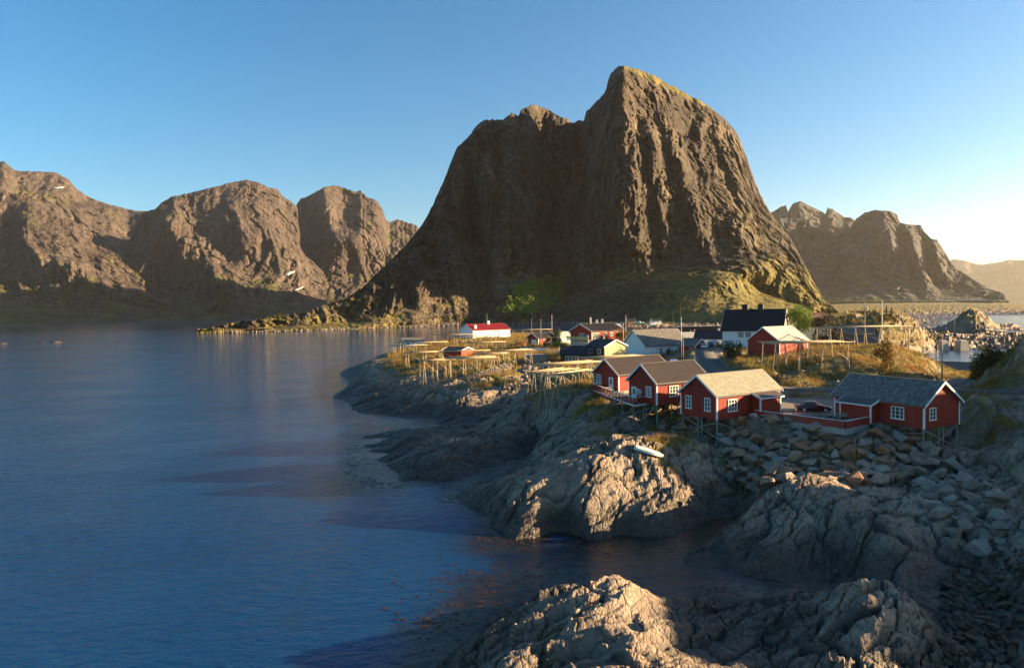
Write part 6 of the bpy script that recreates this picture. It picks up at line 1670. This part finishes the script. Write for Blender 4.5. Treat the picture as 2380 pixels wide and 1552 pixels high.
tree('dark_bush', 'dark bush between the red garage and the large red house', 'bush', gp(1294, 258), 6.0, 4.5, 'leafdark', 1300, .2, 5, .12, 9, .1)
tree('yellow_bush', 'yellowing bush against the wall of the red garage', 'bush', gp(1268, 254), 4.0, 3.2, 'autumn', 800, .2, 6, .1, 7, .1)
tree('dark_bush', 'dark bush below the tall white house at the barn corner', 'bush', gp(1697, 163), 4.2, 5.5, 'leafdark', 1500, .18, 7, .1, 9, .05)
tree('small_bush', 'small shrub at the wall of the white hall', 'bush', gp(1551, 199), 2.0, 1.4, 'leafdark', 300, .14, 8, .06, 5, .1)
tree('yellow_bush', 'golden shrub in front of the tall white house windows', 'bush', gp(1770, 168), 5.5, 4.0, 'autumn', 900, .18, 9, .1, 8, .1)
for i, (px, Y, h, w, lb) in enumerate(((2284, 148, 4.5, 5.5, 'lowest of the dark bushes on the right slope, by the lagoon'), (2298, 138, 4.5, 5.5, 'dark bush in the middle of the right slope'), (2312, 131, 4, 5, 'dark bush high on the right slope against the grey rock'), (2326, 140, 5, 6, 'tallest dark bush at the top of the right slope'), (2300, 122, 4, 5, 'dark bush at the foot of the right slope above the road'), (2350, 150, 4.5, 6, 'dark bush behind the grey rock at the right edge'))):
    tree('dark_bush', lb, 'bush', gp(px, Y), h, w, 'leafdark', 2200, .17, 20 + i, .12, 10, .05, 'dark bushes on the right slope')
spruce('small spruce between warehouse racks and the large red house', gp(1300, 292), 6.0, 4.0, 31, 'spruces', 'autumn')
tree('spruce_clump', 'dense brownish evergreen behind the barn roof', 'tree', gp(1920, 188), 10.5, 7.5, 'needle', 3600, .2, 41, .2, 14, .05)
for i, (px, Y, h, w, lb) in enumerate(((1898, 186, 6, 4.5, 'lower evergreen left of the dense brownish one'), (1944, 200, 5.5, 5, 'lower evergreen right of the dense brownish one'))):
    spruce(lb, gp(px, Y), h, w, 42 + i)
for i, (px, Y, h, w) in enumerate(sorted(((1948, 300, 8, 6), (1962, 305, 9, 5), (1978, 298, 8, 5), (1992, 306, 8, 6), (2006, 302, 9, 5.5), (2022, 300, 8, 5), (2034, 308, 9.5, 5), (2046, 312, 11, 6), (2060, 318, 12, 6), (2072, 322, 10, 5), (2084, 322, 7, 5), (2014, 312, 7, 5), (1970, 318, 7, 5)))):
    spruce('small dark spruce on the golden hillock, %s from the left in its belt' % ORD[i], gp(px, Y), h * .62, w * .85, 60 + i, 'spruces on the hillock')
# wood on the mountain's foot, scrub on the scree and the peninsula: too many to count
def woods(name, areas, mat, seed):
    rs = np.random.default_rng(seed); dg = bpy.context.evaluated_depsgraph_get(); VV, FF, TT, c = [], [], [], 0
    ob = bpy.data.objects['mountain']; 
    for (cx, cy, sx, sy, lean, n, h0, h1) in areas:
        k = 0
        for _ in range(n * 3):
            if k >= n: break
            a_, r_ = rs.random() * 6.28, 1.5 * rs.random() ** .5; dy = r_ * math.sin(a_) * sy; px, py = cx + lean * dy + r_ * math.cos(a_) * sx, cy + dy
            d = Vector(ray(px, py)).normalized()
            ok, p, nr, _i = ob.ray_cast((0, 0, CAM_H), d)
            if not ok or p.z < 1: continue
            k += 1; h = rs.uniform(h0, h1)
            cs = [(p.x + rs.normal() * h * .2, p.y + rs.normal() * h * .2, p.z + h * q) for q in (.3, .5, .72)]
            V, F, T = leaves(rs, cs, [h * .42, h * .38, h * .28], 46, h * .14); VV.append(V); FF.append(F + c); TT.append(np.clip(T * .7 + rs.random() * .35, 0, 1)); c += len(V)
    return tag(link(name, np_mesh(name, np.concatenate(VV), [np.concatenate(FF)], M[mat], False, {'tint': np.concatenate(TT)})), kind='stuff')
bpy.context.view_layer.update()
woods('birch_wood', [(1245, 690, 40, 30, -.7, 300, 5, 9.5), (1205, 724, 34, 10, 0, 90, 4, 7), (1300, 652, 16, 16, -.5, 50, 3, 6)], 'leafgreen', 71)
woods('scrub', [(1330, 668, 60, 10, 0, 70, 3, 6), (1500, 690, 50, 20, 0, 60, 3, 6), (1130, 690, 40, 12, -1, 60, 3, 5), (1480, 645, 60, 12, 0, 50, 3, 5), (1600, 712, 20, 10, 0, 30, 3, 6), (1060, 742, 40, 5, 0, 40, 3, 5), (860, 700, 30, 10, 0, 40, 3, 6), (640, 737, 25, 3, 0, 24, 3, 6)], 'leafdark', 72)
# ------------------------------------------------------------------ tall grass
M['tallgrass'] = leaf_material('golden_autumn_grass', [(.07, .075, .015), (.17, .13, .03), (.30, .20, .055), (.34, .22, .07), (.24, .10, .03)], .35)
def grass_patch(name, n_try, x_lo, x_hi, d0, d1, blades, hmin, hmax, seed):
    rs = np.random.default_rng(seed); px = rs.uniform(x_lo, x_hi, n_try); d = d0 * (d1 / d0) ** rs.random(n_try)
    X = (px - 1190) / FV * d; Y = d; h, g, c, gr = ground(X, Y); keep = (rs.random(n_try) < g * smooth(-.25, .15, fbm(X / 6, Y / 6, 0, 3, 301))) & (gr < .3) & (h > 2)
    X, Y, h = X[keep], Y[keep], h[keep]; n = len(X)
    hue = np.clip(.5 + fbm(X / 9, Y / 9, 0, 3, 303) * 1.1 + rs.normal(size=n) * .14, 0, 1); sc_ = 1 + (Y - 100) / 260
    b = blades; X, Y, h, hue, sc_ = [np.repeat(q, b) for q in (X, Y, h, hue, sc_)]; m_ = len(X)
    X = X + rs.normal(size=m_) * .22 * sc_; Y = Y + rs.normal(size=m_) * .22 * sc_
    H = rs.uniform(hmin, hmax, m_) * sc_; a = rs.random(m_) * 6.28; wd = .035 * sc_ * rs.uniform(.7, 1.4, m_); ln = rs.normal(size=(m_, 2)) * .22 * H[:, None]
    base = np.stack([X, Y, h - .1], 1); sd = np.stack([np.cos(a) * wd, np.sin(a) * wd, a * 0], 1); tip = base + np.stack([ln[:, 0], ln[:, 1], H], 1)
    V = np.stack([base - sd, base + sd, tip], 1).reshape(-1, 3)
    return tag(link(name, np_mesh(name, V, [np.arange(m_ * 3).reshape(m_, 3)], M['tallgrass'], False, {'tint': np.repeat(np.clip(hue + rs.normal(size=m_) * .08, 0, 1), 3)})), kind='stuff')
grass_patch('tall_grass', 60000, 880, 2420, 76, 230, 6, .4, 1.05, 81)
grass_patch('far_grass', 40000, 900, 2300, 190, 400, 4, .6, 1.1, 82)
# weed floating along the tide line
def weed(name, areas, seed):
    rs = np.random.default_rng(seed); V, F = [], []
    for (px, py, sx, sy, n) in areas:
        for _ in range(n):
            p = at(px + rs.normal() * sx, py + rs.normal() * sy, 0); r = rs.uniform(.06, .26); k = 7; b = len(V); a0 = rs.random() * 6
            for i in range(k): q = r * rs.uniform(.4, 1.2); V.append((p[0] + q * 1.6 * math.cos(a0 + i * 6.28 / k), p[1] + q * math.sin(a0 + i * 6.28 / k), .015))
            V.append((p[0], p[1], .05)); F += [(b + i, b + (i + 1) % k, b + k) for i in range(k)]
    me = bpy.data.meshes.new(name); me.from_pydata(V, [], F); me.materials.append(M['weed']); return tag(link(name, me), kind='stuff')
M['weed'] = paint('brown_bladder_wrack', (.045, .022, .010), .45, .5, grain=False)
weed('floating_weed', [(835, 1030, 20, 18, 60), (820, 1070, 22, 16, 70), (850, 1118, 26, 8, 60), (930, 1128, 50, 5, 60), (870, 985, 25, 5, 40), (960, 980, 30, 3, 30), (1050, 1160, 18, 10, 20), (1130, 1245, 30, 12, 40), (1230, 1262, 60, 8, 40), (1120, 1360, 80, 40, 130), (1010, 1440, 40, 30, 60), (1400, 1275, 120, 12, 60), (1660, 1372, 30, 8, 40), (1300, 1350, 80, 18, 50)], 91)
# ------------------------------------------------------------------ the air
def haze():
    m = bpy.data.materials.new('pale_air'); m.use_nodes = True; t = m.node_tree; t.nodes.clear()
    v = t.nodes.new('ShaderNodeVolumePrincipled'); o = t.nodes.new('ShaderNodeOutputMaterial')
    v.inputs['Color'].default_value = (1.0, .95, .86, 1); v.inputs['Density'].default_value = 0.000014; v.inputs['Anisotropy'].default_value = 0.35
    t.links.new(v.outputs[0], o.inputs['Volume'])
    b = MB(); b.box(-10000, 16500, -2000, 20000, -14, 1480)
    tag(b.build('haze', m), kind='stuff')
haze()
